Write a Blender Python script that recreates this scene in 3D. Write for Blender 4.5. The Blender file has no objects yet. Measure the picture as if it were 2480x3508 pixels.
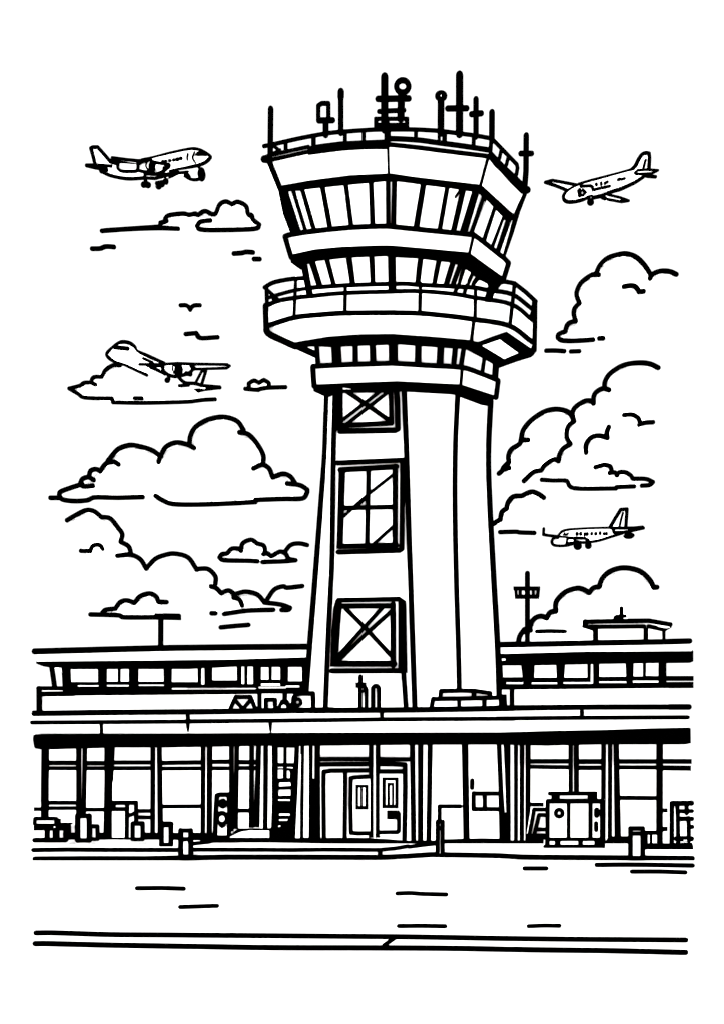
import bpy, bmesh, math, random
from mathutils import Vector

random.seed(4)
S = bpy.context.scene
COL = S.collection
PI = math.pi

# ------------------------------------------------------------------ camera model
FPX = 3724.0          # focal length in pixels of the 2480 px wide picture
YH = 2750.0           # row of the horizon
HC = 1.7              # eye height
PK = 1.7 * FPX / (2950 - YH)                       # distance of the kerb
PAVE = HC - (2913 - YH) * PK / FPX                 # height of the pavement

def P(px, py, d):
    """the point seen at (px, py) that stands d metres in front of the viewer"""
    return Vector(((px - 1240.0) * d / FPX, d, HC + (YH - py) * d / FPX))

def ground_depth(py, z=0.0):
    return (HC - z) * FPX / (py - YH)

# views of the drawing the measurements were taken from: origin x, origin y, enlargement
FR = dict(A=(860, 220, 3.246), B=(1340, 220, 3.246), C=(860, 720, 3.246), D=(1340, 720, 3.246),
          E=(860, 1140, 3.246), G=(1340, 1140, 3.246), H=(1060, 1300, 2.3186), I=(1060, 1900, 2.3186),
          J=(80, 2050, 2.3186), K=(640, 2200, 3.246), L=(1700, 1900, 2.3186), M=(80, 2480, 3.246),
          N=(500, 2480, 3.246), O=(920, 2480, 3.246), Q=(1400, 2480, 3.246), R=(1880, 2480, 3.1212),
          SS=(80, 2900, 1.3991), TT=(1240, 2900, 1.3991), U=(260, 440, 3.246), V=(1840, 480, 3.5283),
          W=(200, 1020, 2.02875), X=(1820, 1720, 3.8643), Y=(280, 640, 2.5359), AA=(1820, 820, 2.8982),
          AB=(150, 1380, 1.7084), AC=(180, 1720, 1.7641), AD=(1660, 1200, 2.5359), AE=(1700, 1900, 2.6177),
          AF=(1830, 2680, 5.796), AG=(2130, 2700, 5.796), AH=(90, 2720, 4.271), Z=(0, 0, 1.0))

def pp(s):
    """'A 10,20 30,40 B 5,6' -> list of (px, py), enlargement"""
    out = []; fr = None; sc = None
    for t in s.split():
        if t in FR: fr = FR[t]; sc = sc or fr[2]; continue
        x, y = t.split(',')
        out.append((fr[0] + float(x) / fr[2], fr[1] + float(y) / fr[2]))
    return out, sc

def interp(x, xs, ys):
    if x <= xs[0]: return ys[0]
    for i in range(len(xs) - 1):
        if x <= xs[i + 1]:
            return ys[i] + (ys[i + 1] - ys[i]) * (x - xs[i]) / (xs[i + 1] - xs[i])
    return ys[-1]

class Ring:
    """plan of one storey of the tower: where its visible corners stand"""
    def __init__(s, xs, ds): s.xs = xs; s.ds = ds
    def __call__(s, px): return interp(px, s.xs, s.ds)
    def off(s, o): return Ring(s.xs, [d + o for d in s.ds])

def dep(d, px, i=0):
    if isinstance(d, (int, float)): return d
    if isinstance(d, (list, tuple)):
        e = d[min(i, len(d) - 1)]
        return e if isinstance(e, (int, float)) else e(px)
    return d(px)

def resample(pts, n):
    L = [0.0]
    for a, b in zip(pts, pts[1:]): L.append(L[-1] + math.hypot(b[0] - a[0], b[1] - a[1]))
    out = []; j = 0
    for k in range(n):
        t = L[-1] * k / (n - 1)
        while j < len(pts) - 2 and L[j + 1] < t: j += 1
        u = (t - L[j]) / max(1e-9, L[j + 1] - L[j]); u = min(1, max(0, u))
        out.append((pts[j][0] + (pts[j + 1][0] - pts[j][0]) * u, pts[j][1] + (pts[j + 1][1] - pts[j][1]) * u))
    return out

def smooth(pts, sub=5, corner=58):
    """round a polyline, keeping its cusps"""
    if len(pts) < 3: return pts
    cuts = [0]
    for i in range(1, len(pts) - 1):
        a, b, c = pts[i - 1], pts[i], pts[i + 1]
        t = math.degrees(abs((math.atan2(c[1] - b[1], c[0] - b[0]) - math.atan2(b[1] - a[1], b[0] - a[0]) + PI) % (2 * PI) - PI))
        if t > corner: cuts.append(i)
    cuts.append(len(pts) - 1)
    out = [pts[0]]
    for s, e in zip(cuts, cuts[1:]):
        seg = pts[s:e + 1]
        if len(seg) == 2: out.append(seg[1]); continue
        ext = [(2 * seg[0][0] - seg[1][0], 2 * seg[0][1] - seg[1][1])] + seg + [(2 * seg[-1][0] - seg[-2][0], 2 * seg[-1][1] - seg[-2][1])]
        for i in range(1, len(ext) - 2):
            p0, p1, p2, p3 = ext[i - 1:i + 3]
            for k in range(1, sub + 1):
                t = k / sub; t2 = t * t; t3 = t2 * t
                out.append(tuple(0.5 * (2 * p1[q] + (p2[q] - p0[q]) * t + (2 * p0[q] - 5 * p1[q] + 4 * p2[q] - p3[q]) * t2
                                        + (3 * p1[q] - p0[q] - 3 * p2[q] + p3[q]) * t3) for q in (0, 1)))
    return out

# ------------------------------------------------------------------ materials
def material(name, c0, c1, rough, scale):
    m = bpy.data.materials.new(name); m.use_nodes = True
    nt = m.node_tree; b = nt.nodes['Principled BSDF']
    b.inputs['Roughness'].default_value = rough
    b.inputs['Specular IOR Level'].default_value = 0.0
    tc = nt.nodes.new('ShaderNodeTexCoord'); nz = nt.nodes.new('ShaderNodeTexNoise'); rp = nt.nodes.new('ShaderNodeValToRGB')
    nz.inputs['Scale'].default_value = scale; nz.inputs['Detail'].default_value = 3
    rp.color_ramp.elements[0].color = (*c0, 1); rp.color_ramp.elements[1].color = (*c1, 1)
    nt.links.new(tc.outputs['Object'], nz.inputs['Vector'])
    nt.links.new(nz.outputs['Fac'], rp.inputs['Fac'])
    nt.links.new(rp.outputs['Color'], b.inputs['Base Color'])
    return m

WHITE = material('white_paper_paint', (.80, .80, .80), (.84, .84, .84), 1.0, 1.5)
INK = material('black_ink', (.0, .0, .0), (.0, .0, .0), 1.0, 3.0)

# ------------------------------------------------------------------ mesh builder
WADD = 3.4            # pixels added to each line so that it keeps its weight when the picture is reduced
FAT = 1.0
SEG = 10
class B:
    def __init__(s): s.v = []; s.f = []; s.m = []
    def face(s, idx, mat): s.f.append(idx); s.m.append(mat)
    def ball(s, c, r, mat=1, n=SEG, rows=6, sy=1.0):
        b0 = len(s.v)
        s.v.append((c[0], c[1], c[2] + r))
        for i in range(1, rows):
            a = PI * i / rows
            for k in range(n):
                q = 2 * PI * k / n
                s.v.append((c[0] + r * math.sin(a) * math.cos(q), c[1] + sy * r * math.sin(a) * math.sin(q), c[2] + r * math.cos(a)))
        s.v.append((c[0], c[1], c[2] - r)); e = len(s.v) - 1
        for k in range(n):
            s.face((b0, b0 + 1 + k, b0 + 1 + (k + 1) % n), mat)
            for i in range(rows - 2):
                p = b0 + 1 + i * n
                s.face((p + k, p + n + k, p + n + (k + 1) % n, p + (k + 1) % n), mat)
            p = b0 + 1 + (rows - 2) * n
            s.face((p + k, e, p + (k + 1) % n), mat)
    def tube(s, pts, rad, mat=1, closed=False):
        n = len(pts)
        for i in range(n):
            s.ball(pts[i], rad[i], mat)
        for i in range(n if closed else n - 1):
            a, b = Vector(pts[i]), Vector(pts[(i + 1) % n]); ra, rb = rad[i], rad[(i + 1) % n]
            t = b - a
            if t.length < 1e-6: continue
            t.normalize()
            u = t.cross(Vector((0, 1, 0)))
            if u.length < 1e-3: u = t.cross(Vector((1, 0, 0)))
            u.normalize(); w = t.cross(u)
            b0 = len(s.v)
            for k in range(SEG):
                q = 2 * PI * k / SEG; o = u * math.cos(q) + w * math.sin(q)
                s.v.append(tuple(a + o * ra)); s.v.append(tuple(b + o * rb))
            for k in range(SEG):
                k2 = (k + 1) % SEG
                s.face((b0 + 2 * k, b0 + 2 * k + 1, b0 + 2 * k2 + 1, b0 + 2 * k2), mat)
    def ink(s, st, w, d, curve=False, w2=None, mat=1):
        """a black bar along the measured line; w in the units of its view"""
        pts, sc = pp(st)
        n0 = len(pts)
        if curve: pts = smooth(pts)
        n = len(pts); P3 = []; R = []
        for i, (x, y) in enumerate(pts):
            dd = dep(d, x, i if n == n0 else round(i * (n0 - 1) / (n - 1)))
            P3.append(tuple(P(x, y, dd)))
            ww = w if w2 is None else w + (w2 - w) * i / max(1, n - 1)
            R.append((ww / sc * FAT + (WADD if mat else .4)) / 2 * dd / FPX)
        s.tube(P3, R, mat)
        return s
    def inks(s, w, d, *sts, curve=False):
        for st in sts: s.ink(st, w, d, curve)
        return s
    def bar(s, st, w, d, t=0.12, w2=None, mat=1):
        """square-ended flat bar: w wide across the picture, t deep"""
        pts, sc = pp(st)
        for i in range(len(pts) - 1):
            (x0, y0), (x1, y1) = pts[i], pts[i + 1]
            L = math.hypot(x1 - x0, y1 - y0); nx, ny = -(y1 - y0) / L, (x1 - x0) / L
            wa = (w / sc + WADD * .75) / 2; wb = ((w if w2 is None else w2) / sc + WADD * .75) / 2
            d0, d1 = dep(d, x0, i), dep(d, x1, i + 1)
            q = [(x0 + nx * wa, y0 + ny * wa, d0), (x0 - nx * wa, y0 - ny * wa, d0), (x1 - nx * wb, y1 - ny * wb, d1), (x1 + nx * wb, y1 + ny * wb, d1)]
            s.prism3([P(*k) for k in q], t, mat)
        return s
    def prism3(s, pts, t, mat):
        n = len(pts); b0 = len(s.v)
        for p in pts: s.v.append(tuple(p))
        for p in pts: s.v.append((p[0], p[1] + t, p[2]))
        s.face(tuple(range(b0, b0 + n)), mat)
        s.face(tuple(range(b0 + 2 * n - 1, b0 + n - 1, -1)), mat)
        for i in range(n):
            j = (i + 1) % n
            s.face((b0 + i, b0 + j, b0 + n + j, b0 + n + i), mat)
    def panel(s, st, d, t=0.15, mat=0):
        pts, sc = pp(st)
        s.prism3([P(x, y, dep(d, x, i)) for i, (x, y) in enumerate(pts)], t, mat)
        return s
    def rect(s, fr, x0, y0, x1, y1, d, t=0.15, mat=0):
        g = FR[fr][2] * .9 * mat; x0 -= g; y0 -= g; x1 += g; y1 += g
        return s.panel(f'{fr} {x0},{y0} {x1},{y0} {x1},{y1} {x0},{y1}', d, t, mat)
    def strip(s, up, lo, du, dl, t=0.2, mat=1, n=36):
        """a band between two measured edges, t deep"""
        a = resample(pp(up)[0], n); b = resample(pp(lo)[0], n)
        b0 = len(s.v)
        for (p, q) in zip(a, b):
            u, l = P(p[0], p[1], dep(du, p[0])), P(q[0], q[1], dep(dl, q[0]))
            s.v += [tuple(u), tuple(l), (u.x, u.y + t, u.z), (l.x, l.y + t, l.z)]
        for i in range(n - 1):
            k = b0 + 4 * i; m = k + 4
            for f in ((k, k + 1, m + 1, m), (k + 2, m + 2, m + 3, k + 3), (k, m, m + 2, k + 2), (k + 1, k + 3, m + 3, m + 1)):
                s.face(f, mat)
        k = b0; s.face((k, k + 2, k + 3, k + 1), mat); k = b0 + 4 * (n - 1); s.face((k, k + 1, k + 3, k + 2), mat)
        return s
    def storey(s, top, bot, rt, rb, off=0.07, mat=0, floor=True):
        """closed storey of the tower: four measured corners above and below, and the sides nobody sees"""
        rows = []
        for st, r in ((top, rt), (bot, rb)):
            f = [P(x, y, dep(r, x) + off) for x, y in pp(st)[0]]
            l, c, rr, fa = f[0], f[len(f) // 2 - (len(f) == 4)], f[-2], f[-1]
            back = [Vector((fa.x - .25, fa.y + 2.4, fa.z)), Vector((rr.x - .6, fa.y + 4.4, rr.z)), Vector((c.x, fa.y + 5, c.z)),
                    Vector((l.x + .7, fa.y + 4.4, l.z)), Vector((l.x + .12, l.y + 2.6, l.z))]
            rows.append(f + back)
        n = len(rows[0]); b0 = len(s.v)
        for r in rows: s.v += [tuple(p) for p in r]
        for i in range(n):
            j = (i + 1) % n
            s.face((b0 + i, b0 + n + i, b0 + n + j, b0 + j), mat)
        s.face(tuple(range(b0 + n - 1, b0 - 1, -1)), mat)
        if floor: s.face(tuple(range(b0 + n, b0 + 2 * n)), mat)
        return s
    def disc(s, fr, cx, cy, rx, ry, d, t=0.1, mat=1, n=22):
        g = FR[fr][2] * 1.3 * mat; rx += g; ry += g
        return s.panel(fr + ' ' + ' '.join(f'{cx + rx * math.cos(2 * PI * k / n):.2f},{cy + ry * math.sin(2 * PI * k / n):.2f}' for k in range(n)), d, t, mat)
    def hoop(s, fr, cx, cy, ro, ri, d, n=20):
        ox, oy, sc = FR[fr]; r = (ro + ri) / 2
        pts = [tuple(P(ox + (cx + r * math.cos(2 * PI * k / n)) / sc, oy + (cy + r * math.sin(2 * PI * k / n)) / sc, d)) for k in range(n)]
        s.tube(pts, [((ro - ri) / sc + WADD) / 2 * d / FPX] * n, 1, True)
        return s
    def blob(s, fr, cx, cy, r, d, sy=0.6):
        ox, oy, sc = FR[fr]
        s.ball(P(ox + cx / sc, oy + cy / sc, d), (r / sc + WADD / 2) * d / FPX, 1, 16, 9, sy); return s
    def loft(s, top, bot, d, k=0.5, n=18, mat=0, sh=0.9):
        a = smooth(pp(top)[0]); b = smooth(pp(bot)[0])
        a = resample(a, n); b = resample(b, n); m = 14; b0 = len(s.v)
        for p, q in zip(a, b):
            u, l = P(p[0], p[1], d), P(q[0], q[1], d); c = (u + l) / 2; h = (u - l) / 2 * sh
            for j in range(m):
                g = 2 * PI * j / m; o = c + h * math.cos(g); s.v.append((o.x, o.y + h.length * k * math.sin(g), o.z))
        for i in range(n - 1):
            for j in range(m):
                j2 = (j + 1) % m; e = b0 + i * m
                s.face((e + j, e + m + j, e + m + j2, e + j2), mat)
        s.face(tuple(range(b0, b0 + m)), mat); s.face(tuple(range(b0 + n * m - 1, b0 + (n - 1) * m - 1, -1)), mat)
        return s
    def box(s, x0, x1, y0, y1, z0, z1, mat=0):
        s.prism3([(x0, y0, z0), (x1, y0, z0), (x1, y0, z1), (x0, y0, z1)], y1 - y0, mat); return s
    def build(s, name, parent=None, base=None):
        me = bpy.data.meshes.new(name)
        if base is None:
            if parent is not None: base = Vector(parent['_base'])
            else:
                xs = [v[0] for v in s.v]; ys = [v[1] for v in s.v]; zs = [v[2] for v in s.v]
                base = Vector(((min(xs) + max(xs)) / 2, (min(ys) + max(ys)) / 2, min(zs)))
        me.from_pydata([(v[0] - base[0], v[1] - base[1], v[2] - base[2]) for v in s.v], [], s.f)
        me.materials.append(WHITE); me.materials.append(INK)
        me.polygons.foreach_set('material_index', s.m); me.update()
        bm = bmesh.new(); bm.from_mesh(me); bmesh.ops.recalc_face_normals(bm, faces=bm.faces); bm.to_mesh(me); bm.free()
        o = bpy.data.objects.new(name, me); COL.objects.link(o)
        if parent is not None: o.parent = parent
        else: o.location = base
        return o

EMPTIES = []
def thing(name, label, cat, base, group=None):
    o = bpy.data.objects.new(name, None); COL.objects.link(o)
    o.location = base; o['_base'] = list(base); o['label'] = label; o['category'] = cat
    if group: o['group'] = group
    o.empty_display_size = 0.3; EMPTIES.append(o)
    return o
def sub(parent, b, name, label=None):
    """part of a part: child of a mesh object, in the same local frame"""
    base = PARTBASE[parent.name]
    o = b.build(name, None, base); o.location = (0, 0, 0); o.parent = parent
    if label: o['label'] = label
    return o
PARTBASE = {}
def part(parent, b, name, label=None):
    o = b.build(name, parent)
    PARTBASE[o.name] = Vector(parent['_base'])
    if label: o['label'] = label
    return o
def tag(o, label, cat, group=None):
    o['label'] = label; o['category'] = cat
    if group: o['group'] = group
    return o
def struct(o): o['kind'] = 'structure'; return o

# ================================================================== ground
g = B(); g.v += [(-9000, -300, 0), (9000, -300, 0), (9000, 12000, 0), (-9000, 12000, 0)]; g.face((0, 1, 2, 3), 0)
struct(g.build('ground', base=Vector((0, 0, 0))))

def ground_stroke(b, st, w, z=0.004, mat=1):
    """flat painted mark on the ground"""
    pts, sc = pp(st); pts = smooth(pts, 6); h = (w / sc + WADD) / 2
    L = []; Rr = []
    n = len(pts)
    for i in range(n):
        a = pts[max(0, i - 1)]; c = pts[min(n - 1, i + 1)]
        l = math.hypot(c[0] - a[0], c[1] - a[1]); nx, ny = -(c[1] - a[1]) / l, (c[0] - a[0]) / l
        L.append((pts[i][0] + nx * h, pts[i][1] + ny * h)); Rr.append((pts[i][0] - nx * h, pts[i][1] - ny * h))
    def cap(p, q, mid, k=5):
        out = []
        ux, uy = (p[0] - mid[0]), (p[1] - mid[1])
        for j in range(1, k):
            a = PI * j / k; out.append((mid[0] + ux * math.cos(a) + uy * math.sin(a), mid[1] + uy * math.cos(a) - ux * math.sin(a)))
        return out
    loop = L + cap(L[-1], Rr[-1], pts[-1]) + Rr[::-1] + cap(Rr[0], L[0], pts[0])
    b0 = len(b.v)
    for x, y in loop:
        d = ground_depth(y, z); p = P(x, y, d); b.v.append((p.x, p.y, z))
    # triangulate as a strip so that long thin marks stay clean
    b.face(tuple(range(b0, b0 + len(loop))), mat)

road = B()
yk0, yk1 = ground_depth(3190), PK
road.v += [(-26, 6.4, .002), (26, 6.4, .002), (26, PK + .02, .002), (-26, PK + .02, .002)]; road.face((0, 1, 2, 3), 0)
for st, w in (('SS 545,202 660,201 770,204', 18), ('SS 752,292 840,289 930,286', 17), ('TT 168,227 230,225 290,229 403,232', 17),
              ('TT 175,383 280,382 398,384', 17), ('TT 797,384 870,381 946,382', 16), ('TT 778,107 883,107', 18),
              ('TT 1124,90 1300,89 1585,93', 19), ('TT 1293,122 1430,122 1550,126', 18)):  # these two are shade lines, painted on the road in ink
    ground_stroke(road, st, w, 0.006)
struct(road.build('road', base=Vector((0, 0, 0))))

ks = B()
pl = pp('SS 58,416 1623,433 TT 1555,450')[0]; ql = pp('SS 55,467 1623,487 TT 1555,508')[0]
b0 = len(ks.v)
loop = pl + ql[::-1]
for x, y in loop:
    p = P(x, y, ground_depth(y, .004)); ks.v.append((p.x, p.y, .006))
ks.face(tuple(range(b0, b0 + len(loop))), 0)
ground_stroke(ks, 'SS 60,416 160,416 420,424 700,426 1100,429 1623,433 TT 300,436 700,443 1100,447 1552,450', 21, .010)
ground_stroke(ks, 'SS 55,467 130,467 420,474 800,480 1200,486 1623,487 TT 400,489 800,496 1200,501 1552,509', 21, .010)
ground_stroke(ks, 'TT 105,476 155,440', 17, .010)
struct(ks.build('kerb_strip', base=Vector((0, 0, 0))))

pv = B()
xl, xr = P(88, 2940, PK).x, P(2382, 2940, PK).x
pv.box(xl, xr, PK + .03, 75, 0.004, PAVE)
pv.ink('M 110,1407 500,1402 900,1405 N 365,1406', 42, PK)
pv.ink('N 525,1402 1300,1404 1623,1406 O 600,1402 1230,1405 1400,1390 1550,1365 Q 0,1372 150,1352 290,1336', 38, PK)
pv.ink('M 128,1506 700,1502 N 0,1503 500,1492 900,1485 1623,1486 O 400,1486 1200,1488 1350,1484 Q 0,1474 240,1458 700,1464 1000,1470 1250,1484 1623,1488 R 300,1432 800,1436 1535,1442', 50, PK)
pv.ink('O 1237,1410 1237,1480', 46, PK)
pv.ink('N 530,1335 700,1318 760,1300', 36, PK + 3)
struct(pv.build('pavement', base=Vector((0, PK, 0))))

# ================================================================== terminal building
DF = (HC - PAVE) * FPX / (2892 - YH); DC = DF - .7
term = thing('terminal_building', 'long low white airport terminal with a flat black canopy and glazed front', 'building', P(1240, 2892, DF))
ROOFZ = P(0, 2436, DC).z
w = B(); w.box(P(150, 0, DF).x, P(2300, 0, DF).x, DF + .025, 64, PAVE - .01, P(0, 2545, DC).z - .02)
part(term, w, 'wall')
# roof block with its parapet lines
r = B(); r.box(P(92, 0, DC).x, P(2362, 0, DC).x, DC + .04, 66, P(0, 2512, DC).z, ROOFZ)
r.ink('J 85,915 700,907 1623,900 K 0,778 1000,765 1623,756 I 0,1240 800,1235 1623,1222 L 0,1221 800,1213 1530,1212', 40, DC)
r.ink('J 68,988 600,985 1623,978 K 0,882 800,877 1623,868 I 0,1318 600,1310 1623,1305 L 0,1304 600,1298 1520,1294', 28, DC)
r.ink('J 620,1000 621,1080', 22, DC).ink('J 1307,925 1308,975', 28, DC).ink('J 1308,990 1308,1030', 26, DC, w2=20).ink('J 1308,1030 1309,1058', 20, DC, w2=8)
r.ink('K 930,900 931,960', 34, DC, w2=26).ink('K 931,960 932,1005', 26, DC, w2=8).ink('I 573,1262 573,1296', 26, DC).ink('L 679,1245 679,1285', 28, DC)
part(term, r, 'roof')
c = B()
c.panel('J 92,1080 700,1081 1623,1071 K 500,1012 1623,1010 O 0,100 1623,96 Q 1000,95 1623,78 R 600,65 1100,48 1500,40 1517,52 1519,212 1220,212 600,212 0,225 Q 1000,222 0,225 O 500,236 0,240 K 900,1145 0,1160 J 1100,1180 700,1180 150,1195 95,1195 85,1180 75,1120 80,1090', DC, .85, 1)
part(term, c, 'canopy')
# plinth along the foot of the front
pb = B()
pb.panel('M 440,1212 1510,1212 N 150,1215 620,1213 900,1215 930,1240 1030,1165 1380,1165 1400,1150 1470,1150 O 300,1270 800,1266 1100,1270 1590,1305 Q 0,1300 290,1300 400,1285 800,1274 1010,1278 1130,1298 1300,1298 1300,1225 1560,1225 1623,1270 R 600,1268 640,1205 850,1205 1000,1205 1040,1290 1300,1290 AG 1390,1090 1420,1150 1420,1245 1390,1258 1100,1235 455,1225 200,1195 0,1190 AF 1400,1300 1200,1320 0,1275 Q 1400,1360 400,1362 0,1342 O 1300,1345 0,1325 N 1623,1325 900,1325 640,1330 600,1300 0,1292 M 1000,1292 440,1292', DF, .2, 1)
pb.panel('N 935,1262 1000,1230 1060,1205 1160,1190 1370,1192 1370,1268 940,1268', DF - .03, .02, 0)
part(term, pb, 'plinth')

def bars(parent, name, *items):
    for st, wd in items:
        if not isinstance(wd, tuple): wd = (wd, None)
        part(parent, B().bar(st, wd[0], DF - .01, .03, wd[1]), name)
bars(term, 'mullion',
     ('M 245,235 240,650 237,1110', 82), ('M 615,240 615,1215', 52), ('M 686,240 668,1215', 46),
     ('M 925,240 925,640 915,1215', 44), ('M 990,240 958,640 945,1215', (56, 78)), ('M 1440,235 1438,1260', 48), ('M 1514,235 1525,1260', (50, 58)),
     ('N 637,235 633,1215', 46), ('N 710,235 706,1220', 56), ('N 952,235 950,1200', 48), ('N 1014,235 1000,1175', 46),
     ('N 1178,235 1172,1160', (48, 52)), ('N 1255,235 1230,1155', (50, 62)), ('N 1335,235 1328,1165', 48), ('N 1432,220 1432,1200', 74),
     ('O 378,235 368,1275', 36), ('O 472,235 468,1275', 36), ('O 545,235 540,1275', (56, 74)), ('O 505,610 505,1270', 45),
     ('O 1138,190 1138,1272', 48), ('O 1214,190 1214,1272', 48),
     ('Q 38,215 52,1305', 52), ('Q 130,215 128,1305', 55), ('Q 237,215 220,1305', 50), ('Q 622,215 640,1295', 66),
     ('Q 1190,215 1190,1300', 38),
     ('Q 1258,215 1255,1300', 44), ('Q 1326,215 1322,1300', 50),
     ('R 232,205 232,1265', 42), ('R 293,205 297,1265', 50), ('R 585,200 580,1265', 46), ('R 655,200 652,1265', 40), ('R 720,200 738,1265', (52, 66)),
     ('R 1185,200 1182,1300', 68))
part(term, B().panel('Q 975,215 1130,215 1134,1300 1003,1300 992,700', DF - .01, .03, 1).panel('Q 1030,238 1050,236 1064,560 1078,985 1070,985 1056,800 1042,500', DF - .02, .008, 0), 'mullion', 'leaning double post with a white slit')
bars(term, 'transom',
     ('M 285,437 600,437', 46), ('M 285,497 600,497', 38), ('M 700,440 910,440', 44), ('M 700,497 910,497', 38), ('M 1005,433 1425,432', 42), ('M 1005,497 1425,496', 40),
     ('N 175,438 400,434 620,432', 44), ('N 180,501 620,499', 38), ('N 735,426 935,424', 44), ('N 735,498 935,498', 38), ('N 1025,428 1225,431', 44), ('N 1025,495 1225,495', 40),
     ('M 270,880 590,880', 40), ('M 115,952 210,952', 38), ('M 270,941 590,940', 36), ('M 690,957 905,957', 38), ('M 980,951 1150,951', 42), ('M 1275,972 1425,971', 38), ('M 1275,1043 1415,1044', 38),
     ('N 185,922 620,920', 40), ('N 1015,968 1155,968', 42), ('O 100,460 290,460', 40),
     ('Q 1350,420 1623,420 R 215,403', 46), ('Q 1350,480 1623,484 R 215,467', 40), ('R 315,406 565,406', 48), ('R 315,473 565,473', 44),
     ('R 742,405 1155,405', 44), ('R 742,468 1155,470', 40), ('R 1215,404 1528,405', 46), ('R 1215,474 1520,478', 50), ('R 752,794 1160,797', 42), ('R 1215,928 1312,928', 38), ('R 1205,1128 1312,1128', 44),
     ('Q 1350,900 1525,902', 40))
# window panes: white glass between the mullions
def panes(parent, fr, rows, d, t=.05, name='window', dy=0):
    for x0, y0, x1, y1 in rows:
        part(parent, B().rect(fr, x0, y0, x1, y1, d, t), name)
panes(term, 'M', [(290, 258, 585, 415), (705, 258, 905, 418), (1015, 258, 1415, 412), (285, 518, 585, 860), (700, 518, 900, 940), (1000, 518, 1415, 860), (280, 962, 580, 1210), (700, 976, 895, 1210), (985, 975, 1135, 1200)], DF + .005, .015)
panes(term, 'N', [(182, 260, 615, 412), (740, 250, 930, 405), (1035, 250, 1150, 405), (188, 520, 615, 900), (740, 516, 932, 1215), (1025, 516, 1150, 945), (195, 942, 612, 1212), (1022, 990, 1150, 1150)], DF + .005, .015)
panes(term, 'Q', [(262, 225, 588, 1290), (1357, 230, 1550, 396), (1357, 502, 1540, 880)], DF + .005, .015)
panes(term, 'R', [(0, 225, 212, 380), (320, 215, 560, 380), (748, 212, 1150, 382), (1222, 212, 1510, 380), (0, 490, 210, 725), (322, 495, 558, 800), (750, 490, 1155, 772), (770, 815, 1155, 1200), (1222, 500, 1510, 905)], DF + .005, .015)
# stairwell with boards seen through the glass
st = B()
st.panel('O 100,240 345,240 310,1275 30,1275 35,1150 100,1150', DF + .02, .1, 1)
for q in ('105,268 165,268 163,440 105,440', '207,270 288,270 280,442 207,442', '108,485 160,482 162,492 108,492', '210,485 272,486 268,497 210,490', '107,516 160,516 158,604 107,608', '210,526 228,526 237,545 236,604 210,604',
          '122,658 242,655 248,690 122,697', '120,740 243,738 243,798 116,801', '114,845 237,845 237,857 114,857', '122,1004 236,1004 234,1022 122,1022', '122,1066 214,1066 206,1079 122,1080', '115,1136 136,1136 128,1146 115,1150'):
    st.panel('O ' + q, DF - .01, .02, 0)
part(term, st, 'stairway')
wd = B().panel('O 355,340 362,340 350,900 350,1272 302,1272 320,900', DF - .03, .02, 0)
wd.panel('O 0,210 36,205 36,900 28,1150 -6,1150 0,700', DF - .03, .02, 0)
part(term, wd, 'window_reveal')
# entrance
df = B()
df.inks(40, DF - .04, 'O 572,396 700,394 1110,395', 'O 1240,396 1560,398')
df.ink('O 575,455 700,452 1110,450', 42, DF - .04).ink('O 1240,447 1380,450 1515,458 1517,700 1508,1285', 46, DF - .04)
df.ink('O 617,1270 612,700 614,535 700,525 1110,520', 42, DF - .04).ink('O 1240,532 1500,532', 44, DF - .04)
df.ink('O 855,545 848,1265', 42, DF - .04)
df.panel('O 570,480 1520,480 1520,1280 575,1280', DF + .0, .05, 0)
part(term, df, 'door_frame')
d1 = B().rect('O', 920, 590, 1125, 1235, DF - .03, .06).ink('O 1120,590 960,598 916,606 912,900 918,1216 1000,1222 1120,1220', 40, DF - .06)
d1.rect('O', 970, 682, 1105, 955, DF - .07, .03, 1).rect('O', 1002, 714, 1018, 914, DF - .09, .02, 0).rect('O', 1048, 714, 1072, 914, DF - .09, .02, 0)
part(term, d1, 'door', 'plain door leaf with a narrow two pane window')
d2 = B().rect('O', 1235, 560, 1485, 1250, DF - .03, .06).rect('O', 1262, 600, 1440, 940, DF - .07, .03, 1).rect('O', 1304, 634, 1402, 902, DF - .09, .02, 0).rect('O', 1318, 660, 1391, 900, DF - .11, .02, 1).rect('O', 1349, 692, 1365, 898, DF - .13, .02, 0)
d2.ink('O 1430,990 1445,1000 1445,1195 1430,1208 1240,1210', 38, DF - .06)
D2 = part(term, d2, 'door', 'door leaf with a tall nested window and a black letter box')
sub(D2, B().rect('O', 1315, 968, 1450, 1064, DF - .1, .06, 1), 'letter_box')
d3 = B().panel('Q 665,225 985,225 1005,1280 675,1280', DF + .01, .06, 0).inks(40, DF - .06, 'Q 990,778 718,778 718,952 990,952', 'Q 843,780 843,950')
D3 = part(term, d3, 'door', 'wide door with a divided notice box')
sub(D3, B().ink('Q 703,632 701,712', 42, DF - .06), 'handle')

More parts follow.
